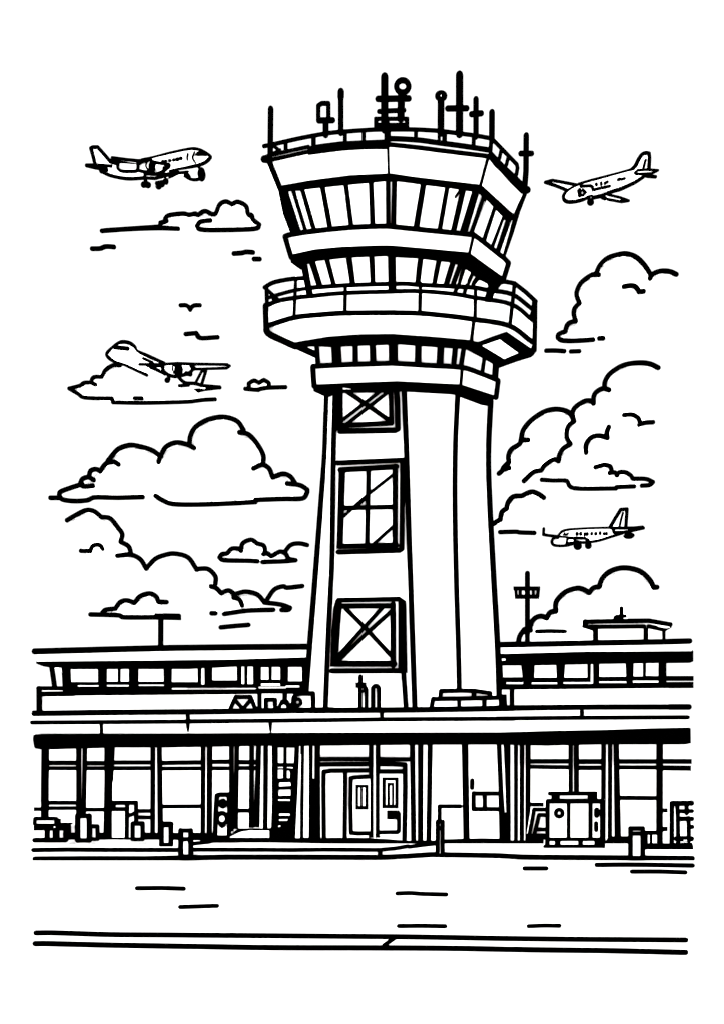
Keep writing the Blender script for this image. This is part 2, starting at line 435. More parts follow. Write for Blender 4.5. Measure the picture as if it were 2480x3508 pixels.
# --- the upper storeys left and right of the tower
DW = 54.0
uw = B()
uw.panel('J 150,770 K 1320,575 1320,1060 J 150,1060', DW + .1, 9, 0)              # lower wall
uw.panel('J 80,430 700,405 K 0,70 1330,55 1330,165 J 1623,485 700,495 110,500', DW - .55, 10.5, 0)  # roof slab
uw.ink('J 90,422 400,414 700,406 1200,394 K 0,64 700,56 1330,52', 44, DW - .6)
uw.panel('J 300,500 K 1325,170 1325,575 J 320,775', DW + .04, 8, 1)
uw.panel('J 100,505 115,497 700,492 1200,486 K 0,192 640,170 1330,156 1330,262 1045,262 560,262 0,290 J 1105,555 700,555 378,556 240,538 200,543 130,530 102,520', DW - .5, .6, 1)
uw.ink('J 225,540 248,700', 36, DW).ink('J 340,540 350,740', 68, DW)
uw.ink('J 118,716 500,716 1170,716', 28, DW).ink('J 150,760 400,757', 36, DW)
uw.ink('J 127,720 128,1040', 42, DW)
uw.panel('J 150,700 330,700 330,900 150,900', DW + .08, .3, 0)
part(term, uw, 'upper_storey', 'upper storey on the left with sloping end post')
for fr, rows in (('J', [(378, 557, 590, 663), (667, 562, 748, 660), (776, 562, 836, 660), (918, 555, 1112, 660), (1183, 557, 1383, 663), (1417, 548, 1437, 683)]),
                 ('K', [(288, 268, 555, 422), (612, 243, 638, 465), (680, 238, 735, 465), (830, 283, 908, 415), (950, 280, 1037, 415), (1132, 280, 1278, 432)])):
    panes(term, fr, rows, DW - .02, .05)
sl = B()
for fr, x0, y0, x1, y1 in (('J', 435, 693, 597, 700), ('J', 667, 691, 836, 699), ('J', 920, 689, 1114, 695), ('J', 1172, 715, 1623, 722), ('K', 0, 515, 765, 522), ('K', 830, 464, 1037, 484), ('K', 1105, 488, 1252, 501), ('J', 150, 734, 348, 741)):
    sl.rect(fr, x0, y0, x1, y1, DW - .04, .03)
part(term, sl, 'sill')
ur = B()
ur.panel('L -60,1068 1370,1060 1370,1420 -60,1420', DW + .1, 9, 0)
ur.panel('L -60,700 700,695 1550,685 1550,765 700,770 -60,790', DW - .55, 10.5, 0)
ur.ink('L 0,717 400,710 800,702 1300,694 1535,688', 40, DW - .6)
ur.panel('L -60,787 300,778 760,765 1200,761 1560,760 1566,768 1566,850 1350,853 820,862 400,872 -60,875', DW - .5, .6, 1)
ur.panel('L 0,850 1352,850 1352,1062 0,1075', DW + .04, 8, 1)
ur.bar('L 1340,984 1568,984', 34, DW).bar('L 1340,1037 1567,1036', 44, DW)
ur.ink('L 123,1070 123,1330', 32, DW)
part(term, ur, 'upper_storey', 'upper storey on the right under a wide black fascia')
for q in ('50,873 193,873 204,972 55,974', '305,872 472,870 476,976 302,976', '548,868 720,868 720,975 541,976', '752,866 766,866 766,1024 752,1010', '820,862 1025,860 1028,968 820,970', '1092,860 1162,858 1162,966 1092,966', '1191,858 1286,857 1284,964 1191,962'):
    part(term, B().panel('L ' + q, DW - .02, .05, 0), 'window')
sl = B()
for x0, y0, x1, y1 in ((80, 1017, 209, 1028), (282, 1019, 480, 1028), (535, 1016, 760, 1026), (820, 1010, 1030, 1019), (1087, 1005, 1285, 1016), (44, 828, 70, 842)):
    sl.rect('L', x0, y0, x1, y1, DW - (.6 if y0 < 900 else .04), .03)
part(term, sl, 'sill')

# ================================================================== control tower
T0 = Ring([900, 1327, 1676, 1808], [45.9, 45, 45.7, 48.2])
T1 = Ring([963, 1330, 1648, 1765], [46.4, 45.5, 46.2, 48.4])
T2 = Ring([999, 1340, 1623, 1731], [46.9, 46.1, 46.7, 48.6])
T3 = Ring([974, 1340, 1622, 1743], [46.8, 45.9, 46.5, 48.5])
T3b = Ring([995, 1340, 1608, 1725], [46.9, 46.0, 46.6, 48.55])
T4 = Ring([1032, 1345, 1580, 1694], [47.2, 46.6, 47.1, 48.8])
T4b = Ring([1063, 1345, 1560, 1667], [47.4, 46.9, 47.2, 48.9])
T5 = Ring([911, 1014, 1340, 1625, 1757, 1833], [46.9, 45.6, 44.7, 45.3, 46.1, 48.3])
T6 = Ring([911, 1009, 1340, 1625, 1755, 1833], [46.9, 46.3, 45.5, 45.9, 46.5, 48.3])
T7 = Ring([1086, 1343, 1586, 1697], [47.4, 46.9, 47.2, 48.9])
T8 = Ring([1073, 1343, 1577, 1703], [47.2, 46.6, 46.9, 48.7])
tow = thing('control_tower', 'tall tapering white control tower with two tiers of slanted windows and roof antennas', 'control tower', Vector((P(1385, 0, 48).x, 49.5, ROOFZ - .02)))

# shaft
sh = B()
SL = [('H 138,110 125,560 100,900 45,1600 I 0,760 -55,1450', 40, 48.2), ('H 205,100 190,640 180,1400 I 170,250 150,650 128,1215 122,1450', 36, 47.4),
      ('H 750,70 770,600 797,1500 I 795,0 835,1220 840,1450', 38, 47.2), ('H 1178,90 1158,500 1154,1000 1165,1600 I 1185,900 1190,1450', 36, 47.5), ('H 1437,170 1418,600 1430,1000 1462,1600 I 1495,800 1512,1450', 42, 49.2)]
rowsP = []
for st, wd, d in SL:
    sh.ink(st, wd, d, True)
    rowsP.append([P(x, y, d + .12) for x, y in resample(pp(st)[0], 10)])
b0 = len(sh.v)
ext = [Vector((-.5, 2.5, 0)), Vector((-1.6, 3.5, 0))]
rowsP.append([p + Vector((-.4, 2.2, 0)) for p in rowsP[4]]); rowsP.append([p + Vector((-1.5, 5.0, 0)) for p in rowsP[3]]); rowsP.append([p + Vector((.5, 3.6, 0)) for p in rowsP[0]])
for rr in rowsP: sh.v += [tuple(p) for p in rr]
nr = len(rowsP)
for i in range(nr):
    j = (i + 1) % nr
    for k in range(9): sh.face((b0 + i * 10 + k, b0 + i * 10 + k + 1, b0 + j * 10 + k + 1, b0 + j * 10 + k), 0)
sh.face([b0 + i * 10 for i in range(nr)], 0)
sh.ink('I 745,930 765,1220 768,1450', 34, 47.15)
part(tow, sh, 'shaft')
DS = 47.05
w1 = B()
w1.panel('H 235,60 710,60 715,405 240,405', DS + .1, .15, 0)
w1.rect('H', 206, 60, 266, 400, DS, .1, 1).ink('H 688,50 697,200 700,392 680,402 245,410', 40, DS)
w1.inks(34, DS, 'H 645,85 650,345 255,365')
w1.ink('H 260,92 640,88', 22, DS)
w1.ink('H 300,95 450,195 625,318', 32, DS - .03).ink('H 560,92 262,322', 24, DS - .03).ink('H 622,98 300,352', 24, DS - .03)
w1.panel('H 590,345 660,345 660,290 640,290', DS - .02, .05, 1)
part(tow, w1, 'window', 'cross braced window directly under the collar')
w2 = B()
w2.panel('H 215,650 745,635 750,1365 215,1380', DS + .1, .15, 0)
w2.ink('H 225,662 500,650 740,640', 36, DS).ink('H 738,645 735,1000 732,1345 715,1358 500,1364 230,1372', 36, DS)
w2.panel('H 232,705 288,700 268,1320 215,1345', DS, .1, 1)
w2.ink('H 245,718 450,706 690,692', 38, DS).ink('H 680,690 678,1320', 38, DS).ink('H 235,1326 690,1315', 36, DS)
w2.ink('H 468,715 457,1310', 32, DS).ink('H 275,1020 665,1012', 32, DS)
w2.ink('H 275,1085 345,1020 480,900 662,757', 20, DS - .04).ink('H 395,995 455,940', 12, DS - .04).ink('H 510,1306 662,1170', 22, DS - .04)
part(tow, w2, 'window', 'tall four pane window half way up the shaft')
w3 = B()
w3.panel('I 200,350 760,350 770,930 170,930', DS + .1, .15, 0)
w3.panel('I 222,342 500,338 715,332 768,370 778,940 702,942 702,372 260,378 258,385 258,430 232,790 200,890 165,890 175,600 190,430 205,365', DS, .1, 1)
w3.ink('I 180,926 740,924', 36, DS)
w3.ink('I 240,410 664,407', 36, DS).ink('I 662,395 664,880', 40, DS).ink('I 200,868 672,868', 44, DS)
w3.ink('I 290,430 450,590 645,800', 30, DS - .03).ink('I 575,425 420,595 236,800', 28, DS - .03).ink('I 650,450 440,640 245,830', 28, DS - .03)
w3.panel('I 645,770 668,770 668,850 640,845 640,810', DS - .01, .05, 1).panel('I 200,850 232,785 262,840 230,870', DS - .01, .05, 1)
part(tow, w3, 'window', 'square cross braced window near the roof')

# collar below the lowest windows
co = B()
co.storey('E 690,375 1100,352 1570,338 G 775,395 1185,535', 'E 705,578 1100,553 1570,536 G 766,568 1152,696', T8, T8)
co.ink('E 690,372 1000,355 1623,335 G 0,336 400,360 780,384 1000,455 1185,528', 48, T8.off(.02), True)
co.ink('E 688,380 703,590', 52, T8).ink('G 785,415 772,570', 28, T8).ink('G 1185,535 1162,715', 52, T8)
co.strip('E 705,572 1100,552 1623,534 G 400,552 770,570 960,632 1150,694', 'E 690,600 815,664 1130,658 1570,615 G 160,625 720,652 1040,766 1130,768', T8, T8.off(.35), .5)
part(tow, co, 'collar')
lw = B()
lw.storey('E 745,70 1570,50 G 800,110 1160,270', 'E 760,350 1570,330 G 780,390 1140,520', T7, T7)
part(tow, lw, 'wall')
def mulls(parent, ring, items, ring2=None):
    for st, wd in items:
        part(parent, B().ink(st, wd, [ring, ring2 or ring]), 'mullion')
mulls(tow, T7, [('E 730,125 745,345', 48), ('E 945,130 958,330', 102), ('E 1160,115 1162,325', 54), ('E 1350,110 1355,320', 62), ('E 1578,100 1580,320', 92),
                ('G 300,110 297,330', 66), ('G 550,130 540,350', 70), ('G 712,150 692,355', 52), ('G 806,155 775,365', 46), ('G 1035,260 1010,440', 40), ('G 1160,330 1147,510', 74)])
def wpanes(parent, ring, ring2, items):
    for st in items:
        b = B(); pts = pp(st)[0]; k = len(pts) // 2
        b.prism3([P(x, y, dep(ring if i < k else ring2, x) + .02) for i, (x, y) in enumerate(pts)], .04, 0)
        part(parent, b, 'window')
wpanes(tow, T7, T7, ['E 758,148 888,142 902,330 776,338', 'E 1003,135 1128,128 1132,312 1013,320', 'E 1188,126 1314,120 1320,308 1196,312', 'E 1386,118 1520,115 1530,298 1394,304',
                     'G 76,105 266,122 260,318 78,304', 'G 338,128 512,142 500,335 332,320', 'G 588,148 688,155 662,345 580,338', 'G 740,155 780,155 748,345 722,342', 'G 835,163 1012,256 985,425 805,352', 'G 1056,288 1120,318 1106,475 1034,445'])

# gallery (balcony)
ga = B()
ga.storey('C 175,1065 490,972 900,925 1560,905 D 1335,1050 1590,1240', 'C 178,1345 490,1472 900,1400 1560,1376 D 890,1444 1585,1545', T5, T6, .1, floor=False)
ga.ink('C 165,1062 300,1006 490,972 660,952 1040,917 1540,902 D 50,898 330,898 690,928 920,968 1335,1044 1570,1222', 38, T5, True)
ga.ink('C 185,1282 480,1192 760,1160 1050,1142 1600,1136 D 0,1138 320,1144 620,1172 920,1212 1310,1282 1565,1462', 47, T5, True)
ga.ink('C 162,1060 166,1200 170,1330', 54, T5)
ga.ink('C 172,1330 188,1362 230,1392 490,1510 E 500,140 710,235', 66, T6.off(-.12))
ga.ink('D 1592,1015 1590,1300 1585,1555', 55, T5)
ga.ink('D 915,1235 890,1445', 34, T5)
ga.strip('C 490,1465 860,1402 1200,1376 1623,1370 D 0,1370 500,1406 870,1440 960,1462', 'E 560,130 700,120 890,140 1523,113 G 75,105 510,140 700,155 830,160 1010,200', T5.off(.55), T7.off(-.1), .3)
ga.panel('G 850,72 960,100 1100,45 1280,-18 1400,65 1550,167 1605,205 1590,228 1560,250 1400,300 1200,372 1120,318 1010,255 830,160', T6.off(-.25), .2, 1)
ga.panel('G 1015,140 1205,75 1405,220 1255,285', T6.off(-.32), .03, 0)
part(tow, ga, 'gallery')
ra = B()
ra.ink('C 152,856 250,802 420,766 600,750', 38, [T5, T5.off(.8), 48, 48.3], True)
ra.ink('C 205,968 300,938 490,888 630,866', 32, T5, True)
ra.ink('C 190,890 300,990', 34, T5.off(.4)).ink('C 250,985 290,1000', 30, T5.off(.3))
ra.ink('C 175,870 180,1055', 38, T5).ink('C 500,775 490,960 480,1180', 30, T5).ink('C 1050,860 1045,1130', 34, T5)
ra.ink('D 322,810 320,960 315,1130', 34, T5).ink('D 935,870 930,1200', 32, T5).ink('D 1367,830 1345,1040 1318,1270', 36, T5)
ra.ink('C 630,862 850,845 1060,832 1340,822 1623,815 D 160,815 330,828 640,842 920,858 1060,884 1340,932 1560,1092', 40, T5, True)
ra.ink('D 1165,870 1185,825 1215,800 1265,792 1370,812', 40, [48.6, 48.4, 48.2, 47.6, 46.1], True).ink('D 1370,812 1490,905 1605,1012', 40, T5)
ra.ink('D 1580,1095 1555,1165', 30, T5)
part(tow, ra, 'gallery_railing')

# lower tier of slanted windows
lt = B()
lt.storey('C 600,600 1565,480 D 760,600 1140,820', 'C 660,960 1565,930 D 690,960 1050,1020', T4, T4b)
part(tow, lt, 'wall')
mulls(tow, T4, [('C 590,600 655,935', 66), ('C 672,545 765,835', 64), ('C 843,535 922,825', 48), ('C 1088,510 1132,815', 60), ('C 1340,500 1354,805', 52), ('C 1562,490 1568,890', 82),
                ('D 327,520 290,815', 54), ('D 530,545 475,820', 48), ('D 690,560 608,825', 56), ('D 770,590 680,840', 48), ('D 812,630 745,830', 36), ('D 745,830 700,925', 36), ('D 905,690 842,830', 40), ('D 842,830 810,925', 34), ('D 965,745 890,840', 44), ('D 1130,800 1072,985', 96)], T4b)
wpanes(tow, T4, T4b, ['C 710,560 818,548 890,815 805,822', 'C 872,540 1056,522 1098,810 946,815', 'C 1122,516 1308,508 1325,800 1162,808', 'C 1370,505 1516,500 1524,796 1382,802',
                      'D 45,515 298,530 268,798 52,798', 'D 357,538 500,550 458,808 322,795', 'D 560,560 660,572 585,815 502,815', 'D 822,655 880,690 820,825 757,822', 'D 990,778 1068,820 1050,865 955,840'])

# sill band between the two tiers
sb = B()
sb.storey('C 385,290 950,206 1540,176 D 915,270 1300,590', 'C 446,492 1000,404 1540,388 D 868,462 1245,748', T3, T3b)
sb.ink('C 378,288 450,266 700,228 1100,188 1400,174 1540,174 D 50,182 500,228 905,268', 46, T3, True).ink('D 905,262 1000,330 1200,490 1250,528 1305,585', 46, T3)
sb.ink('C 380,292 448,520', 50, [T3, T3b]).ink('D 908,300 866,480', 26, [T3, T3b]).ink('D 1300,590 1250,750', 52, [T3, T3b])
sb.strip('C 440,490 700,430 1000,402 1400,386 D 0,386 500,430 862,468 1050,600 1262,752', 'C 440,545 560,630 620,570 860,540 1100,516 1500,500 D 50,514 300,526 660,572 790,602 960,735 1080,810 1170,870', T3b, T4.off(-.05), .3)
part(tow, sb, 'sill_band')

# cab with the upper tier
cb = B()
cb.storey('A 335,1400 1525,1290 B 960,1400 D 1370,60', 'C 520,250 1540,180 D 905,260 1250,510', T1, T2)
cb.panel('A 300,1380 415,1405 C 485,0 560,228 450,262 350,0', [46.3, 46.25, 46.5, 46.75, 46.85, 46.5], .3, 1)
cb.ink('B 1478,1435 1405,1623 D 1330,245 1240,505', 52, [48.2, 48.35, 48.5, 48.6])
part(tow, cb, 'cab')
mulls(tow, T1, [('A 470,1400 C 607,222', 36), ('A 570,1380 C 700,210', 44), ('A 795,1350 C 880,200', 50), ('A 1055,1325 C 1115,180', 48), ('A 1333,1300 C 1350,168', 50), ('A 1520,1280 C 1523,165', 46), ('A 1592,1280 C 1583,165', 50),
                ('B 357,1320 D 277,190', 60), ('B 622,1350 D 538,205', 46), ('B 800,1390 D 692,220', 55), ('B 942,1390 D 805,230', 80), ('B 1030,1460 D 890,245', 40), ('B 1147,1590 D 1030,330', 42), ('D 1245,55 1122,400', 36), ('D 1312,85 1182,450', 54)], T2)
part(tow, B().ink('B 765,1395 712,1472', 22, T1), 'mullion', 'short broken glazing bar')
wpanes(tow, T1, T2, ['A 600,1392 765,1372 C 855,185 722,195', 'A 822,1360 1030,1335 C 1090,162 912,180', 'A 1080,1330 1306,1310 C 1322,152 1140,162', 'A 1358,1308 1492,1298 C 1498,148 1380,150',
                     'B 65,1300 325,1335 D 248,175 52,155', 'B 388,1345 600,1370 D 515,195 308,178', 'B 642,1375 755,1392 D 662,205 565,200', 'B 828,1405 898,1412 D 765,212 725,210', 'D 1165,0 1230,65 1108,380 1050,335', 'B 1060,1510 1128,1580 D 1010,300 925,232'])

# roof rim
rm = B()
rm.storey('A 170,1060 850,925 1515,890 B 1085,1010 1500,1400', 'A 330,1346 930,1250 1525,1210 B 1000,1334 D 1378,45', T0, T1)
rm.ink('A 140,1035 200,1012 400,965 640,912', 32, T0).ink('A 165,1072 400,1020 640,966', 34, T0).blob('A', 150, 1050, 38, T0(900))
rm.strip('A 628,908 760,880 1000,850 1250,838 1515,828', 'A 632,976 1000,928 1250,912 1515,908', T0.off(-.1), T0.off(-.1), .2)
rm.ink('A 1515,838 B 0,822 300,838 520,868 800,905 1095,950', 46, T0, True).ink('A 1515,890 B 0,890 300,922 520,950 800,985 1095,1020', 38, T0, True)
rm.strip('B 1085,925 1250,1100 1395,1235 1520,1360', 'B 1085,1010 1160,1110 1290,1225 1480,1400', T0.off(-.05), T0.off(-.05), .2)
rm.ink('B 1098,1030 1200,1145 1330,1290 1455,1415', 32, T0).blob('B', 1508, 1392, 38, T0(1808))
rm.ink('A 205,1080 335,1400', 54, [T0, T1]).ink('A 1521,900 1528,1215', 19, [T0, T1]).ink('B 1076,1030 990,1345', 27, [T0, T1])
rm.strip('A 320,1345 640,1287 1100,1227 1525,1207 B 0,1207 330,1257 1000,1332 1310,1623 D 1375,50', 'A 320,1402 580,1388 1050,1338 1500,1296 B 0,1290 330,1332 640,1372 900,1412 1000,1408 1060,1500 1140,1590 D 1250,80 1365,90', T1.off(-.05), T1, .3)
part(tow, rm, 'roof_rim')
rl = B()
rl.ink('A 145,906 250,885 560,815 870,760 1120,738 1370,722 B 0,720 200,720 380,726 550,738 760,765 960,792 1110,820', 36, T0, True)
rl.ink('B 1118,822 1250,960 1395,1110 1402,1150 1388,1225', 36, T0)
rl.inks(38, T0, 'A 388,880 388,950', 'A 1047,760 1047,850', 'A 1252,740 1252,830', 'B 272,730 272,830', 'B 915,790 913,900')
rl.ink('A 697,800 697,890', 46, T0).ink('B 1112,830 1100,960', 40, T0).ink('B 1222,945 1200,1045', 34, T0).ink('B 1296,1040 1278,1115', 34, T0)
rl.ink('A 250,900 325,960', 30, T0.off(.05)).ink('A 325,945 250,985', 22, T0.off(.05)).ink('A 1515,725 1515,880', 66, T0).ink('B 530,750 530,860', 28, T0).ink('B 592,760 590,860', 46, T0)
part(tow, rl, 'roof_railing')
DA = 46.6
def antenna(label, b): part(tow, b, 'antenna', label)
antenna('plain whip at the left corner of the roof', B().ink('A 221,490 216,1000', 56, 46.0))
antenna('short mast carrying a square loop', B().ink('A 832,650 832,780', 60, DA).ink('A 755,620 910,617', 54, DA).ink('A 750,620 750,455 790,430 862,430 862,600', 42, DA))
antenna('tall whip with a thick tip', B().ink('A 1000,320 1000,760', 54, DA).ink('A 1001,298 1000,360', 66, DA))
antenna('thick lattice mast joined to a hoop by two crossbars', B().ink('A 1483,132 1483,720', 76, DA).ink('A 1408,380 1558,378 B 195,375', 56, DA).ink('A 1420,520 1558,512 B 142,506', 42, DA)
        .hoop('B', 125, 240, 95, 42, DA).ink('B 112,320 105,600', 74, DA).rect('A', 1365, 585, 1412, 720, DA - .1, .08, 1).rect('B', 150, 585, 196, 720, DA - .1, .08, 1)
        .rect('A', 1410, 646, 1710, 722, DA - .1, .08, 1).rect('A', 1375, 578, 1745, 612, DA - .1, .08, 1).rect('A', 1486, 610, 1536, 650, DA - .1, .08, 1))
antenna('mast with a black ball on top', B().ink('B 551,380 549,760', 68, DA).disc('B', 553, 342, 66, 58, DA - .15, .06).panel('B 549,335 556,335 552,350', DA - .2, .04, 0))
antenna('tallest mast with a wide crossbar', B().ink('B 757,112 756,770', 76, DA).ink('B 625,487 838,484', 54, DA))
antenna('medium mast with a tilted crossbar', B().ink('B 940,382 940,800', 54, DA).ink('B 890,550 1000,540', 54, DA))
antenna('plain mast by the right front corner', B().ink('B 1118,528 1116,840', 58, DA))
antenna('leaning mast with a crossbar at the far right corner', B().ink('B 1499,786 1496,1180 1484,1340', 56, 48.3).ink('B 1437,988 1560,988', 50, 48.3))

# ================================================================== things on the low roof
RB = 2750 - (ROOFZ - HC) * FPX / 44.5      # row where a roof thing 44.5 m away touches the roof
DR = 44.5
def bottom(fr): return FR[fr][2] * (RB - FR[fr][1])
kb, ib = bottom('K'), bottom('I')
t = B().panel(f'K 490,{kb} 490,740 545,610 715,610 765,740 765,{kb}', DR + .1, 1.2, 0).ink(f'K 490,{kb} 490,735 545,612 712,612 762,740 762,{kb}', 42, DR).ink('K 545,655 625,745 708,650', 38, DR)
tag(t.build('skylight'), 'trapezoid roof skylight with a V of bars, left end of the roof clutter', 'skylight')
t = B().panel(f'K 805,500 1100,500 1100,{kb} 805,{kb}', DR + 2, .6, 0).ink(f'K 810,570 810,{kb}', 44, DR + 2).ink(f'K 1092,560 1092,{kb}', 48, DR + 2).bar('K 790,545 1320,545', 56, DR + 2)
tag(t.build('service_duct'), 'flat white duct behind the small square roof box and cone', 'duct')
t = B().panel(f'K 880,640 985,640 985,{kb} 880,{kb}', DR + .1, .6, 0).ink(f'K 882,{kb} 882,642 984,642 984,{kb}', 42, DR)
tag(t.build('roof_box'), 'small square white box on the roof between skylight and black cone', 'box')
t = B().panel(f'K 1000,{kb} 1000,735 1045,640 1090,632 1125,640 1175,700 1175,{kb}', DR, .5, 1).panel('K 1052,735 1060,708 1080,698 1100,710 1108,735', DR - .03, .02, 0)
tag(t.build('vent_cone'), 'black cone shaped roof vent with a small white opening', 'vent')
t = B().panel(f'K 1170,600 1210,580 1405,575 1405,{kb} 1185,{kb}', DR + .1, .9, 0).ink(f'K 1185,690 1190,620 1215,585 1260,574 1405,572 1408,590 1404,{kb}', 46, DR).hoop('K', 1235, 672, 52, 20, DR).ink('K 1190,730 1225,745', 30, DR)
tag(t.build('fan_housing'), 'white roof fan housing with a round ring on its face beside the tower', 'fan')
t = B().panel(f'I 385,1040 470,1050 470,{ib} 385,{ib}', DR + .1, .5, 0).ink('I 406,970 406,1020', 30, DR).bar('I 366,1038 452,1038', 38, DR).ink(f'I 402,1045 402,{ib}', 28, DR).ink(f'I 440,1050 452,1075 450,{ib}', 26, DR).ink('I 418,1092 434,1086 436,1070', 14, DR)
tag(t.build('chimney_flue'), 'thin double flue with a crossbar cap in front of the tower', 'flue')
t = B().panel(f'I 500,1050 552,1050 552,{ib} 500,{ib}', DR + .1, .5, 0).ink(f'I 501,{ib} 502,1062 515,1046 538,1046 551,1062 550,{ib}', 30, DR)
tag(t.build('vent_pipe'), 'round topped vent pipe right of the capped flue', 'vent pipe')
t = B().panel(f'I 970,1140 1500,1140 1500,{ib} 960,{ib}', DR + .1, 1.5, 0).panel('I 1030,1085 1310,1085 1440,1095 1440,1140 1030,1140', DR + .1, 1.2, 0)
t.ink(f'I 968,{ib} 970,1200 980,1148 1200,1146 1495,1138', 30, DR).ink('I 1038,1130 1042,1085 1200,1082 1310,1084 1435,1102 1432,1130', 30, DR).ink('I 1305,1090 1305,1130', 34, DR).ink(f'I 1187,1155 1187,{ib}', 26, DR).ink(f'I 1387,1150 1387,{ib}', 32, DR).panel(f'I 1505,1110 1565,1110 1580,{ib} 1505,{ib}', DR, .4, 1)
tag(t.build('air_conditioner'), 'long low stepped white air conditioning unit at the right foot of the tower', 'air conditioner')
# masts and hut behind
WR = P(0, 2206, DW).z
def rowat(z, d): return YH - (z - HC) * FPX / d
t = B().ink('J 1093,165 1092,380 Z 551,%.1f' % rowat(WR, 57), 38, 57).bar('AC 616,687 770,690', 28, 57, .5)
tag(t.build('light_mast'), 'slim T shaped light mast on the left roof', 'mast')
t = thing('beacon_mast', 'tall thin mast with a small caged platform right of the tower', 'mast', Vector((P(1806, 0, 58).x, 58, WR)))
part(t, B().ink('AE 277,168 277,785 Z 1806,%.1f' % rowat(WR, 58), 40, 58), 'pole')
q = B().panel('AE 160,295 390,295 378,390 166,390', 58, .5, 0).bar('AE 152,303 393,303', 30, 57.9, .08).bar('AE 164,378 382,378', 32, 57.9, .08)
for st, wd in (('AE 172,300 176,380', 28), ('AE 214,300 214,380', 28), ('AE 331,300 331,380', 28), ('AE 377,300 369,380', 32)): q.bar(st, wd - 6, 57.9, .06)
part(t, q, 'platform')
hut = thing('rooftop_hut', 'small flat roofed white hut with a short antenna on the right roof', 'hut', Vector((P(2150, 0, 57).x, 58, WR)))
hb = rowat(WR, 57); he = FR['AE'][2] * (hb - 1900)
part(hut, B().panel(f'AE 880,660 1345,655 1345,{he} 880,{he}', 57.1, 3, 0).panel(f'AE 1345,655 1495,680 1495,{he} 1345,{he}', [57.1, 59, 59, 57.1], .8, 0).ink(f'AE 888,670 888,{he}', 42, 57).ink(f'AE 1342,600 1340,{he}', 36, 57).ink(f'AE 1493,680 1491,{he}', 42, [59, 59]), 'wall')
part(hut, B().panel('AE 780,600 1360,592 1565,625 1565,655 1480,672 1350,645 840,650', [56.5, 56.5, 58.8, 58.8, 58.8, 56.6, 56.6], .8, 0)
     .ink('AE 795,602 1000,598 1370,594 1560,628', 36, [56.4, 56.4, 56.4, 58.7]).ink('AE 795,602 796,635', 42, 56.4).ink('AE 830,650 1100,648 1325,645', 32, 56.4).ink('AE 1365,645 1500,672', 32, [56.5, 58.7])
     .panel('AE 775,630 830,640 900,668 870,676 778,648', 56.4, .3, 1).panel('AE 1575,640 1572,655 1515,690 1470,675 1520,640', 58.7, .3, 1), 'roof')
part(hut, B().ink('AE 1121,482 1121,575', 32, 57).ink('AE 1078,555 1155,553', 24, 57).rect('AE', 1065, 548, 1132, 590, 57, .4, 1), 'antenna')

# ================================================================== street things
def gd(py): return min(ground_depth(py, PAVE), DF - .45 - max(0, py - 2880) * .02)
def bollard(fr, x0, y0, x1, y1, wl, label, d=None, band=None, top=None):
    ox, oy, sc = FR[fr]
    d = d or gd(oy + y1 / sc) ; h = wl / 2
    t = thing('bollard', label, 'bollard', P(ox + (x0 + x1) / 2 / sc, oy + y1 / sc, d), 'bollards on the pavement')
    b = B(); n = 12
    b.rect(fr, x0 + h, y0 + h, x1 - h, y1 - h, d + .02, .14, 0)
    b.ink(f'{fr} {x0 + h},{y0 + h} {x0 + h},{y1 - h}', wl, d).ink(f'{fr} {x1 - h},{y0 + h} {x1 - h},{y1 - h}', wl, d).ink(f'{fr} {x0 + h},{y1 - h * .8} {x1 - h},{y1 - h * .8}', wl * .8, d)
    part(t, b, 'post')
    cb = B().ink(f'{fr} {x0 + h},{y0 + h} {x1 - h},{y0 + h}', top or wl, d - .01)
    if band: cb.ink(f'{fr} {x0 + h},{band} {x1 - h},{band}', wl * .75, d - .01)
    part(t, cb, 'cap')
    return t
bollard('AH', 716, 290, 960, 716, 74, 'stout white bollard with a thick black rim between the baggage trolley and the short bollard', top=60)
bollard('AH', 908, 450, 1072, 690, 54, 'short stubby bollard leaning on the stout one at the left')
bollard('M', 1195, 1090, 1350, 1306, 45, 'small bollard right below the ticket machine')
bollard('N', 148, 1095, 304, 1370, 50, 'middle height bollard in front of the wide glass pane', top=60)
bollard('N', 362, 1163, 526, 1500, 52, 'tall banded bollard standing on the kerb at the left', d=PK - .25, band=1287, top=42)
bollard('R', 848, 1098, 1026, 1455, 46, 'tall banded bollard standing on the kerb at the right', d=PK - .25, band=1178, top=42)

t = thing('baggage_trolley', 'low baggage trolley with black legs at the left end', 'trolley', P(160, 2888, gd(2888)))
d = gd(2888)
part(t, B().rect('AH', 110, 440, 618, 540, d, .3, 1).panel('AH 402,484 420,484 424,494 404,494', d - .03, .02, 0), 'deck')
for st, wd in (('AH 288,530 288,650', 36), ('AH 420,530 420,650', 62), ('AH 582,440 582,680', 74)): part(t, B().bar(st, wd, d + .02, .3), 'leg')
part(t, B().ink('AH 122,683 580,680', 64, d), 'base')
t = B().rect('AH', 115, 360, 470, 445, d + .03, .25, 0).ink('AH 122,440 128,368 150,366 440,366 455,385 458,440', 46, d).rect('AH', 410, 370, 482, 445, d, .2, 1).rect('AH', 478, 430, 618, 450, d + .02, .5, 1)
tag(t.build('suitcase'), 'flat white suitcase lying on the baggage trolley', 'suitcase')

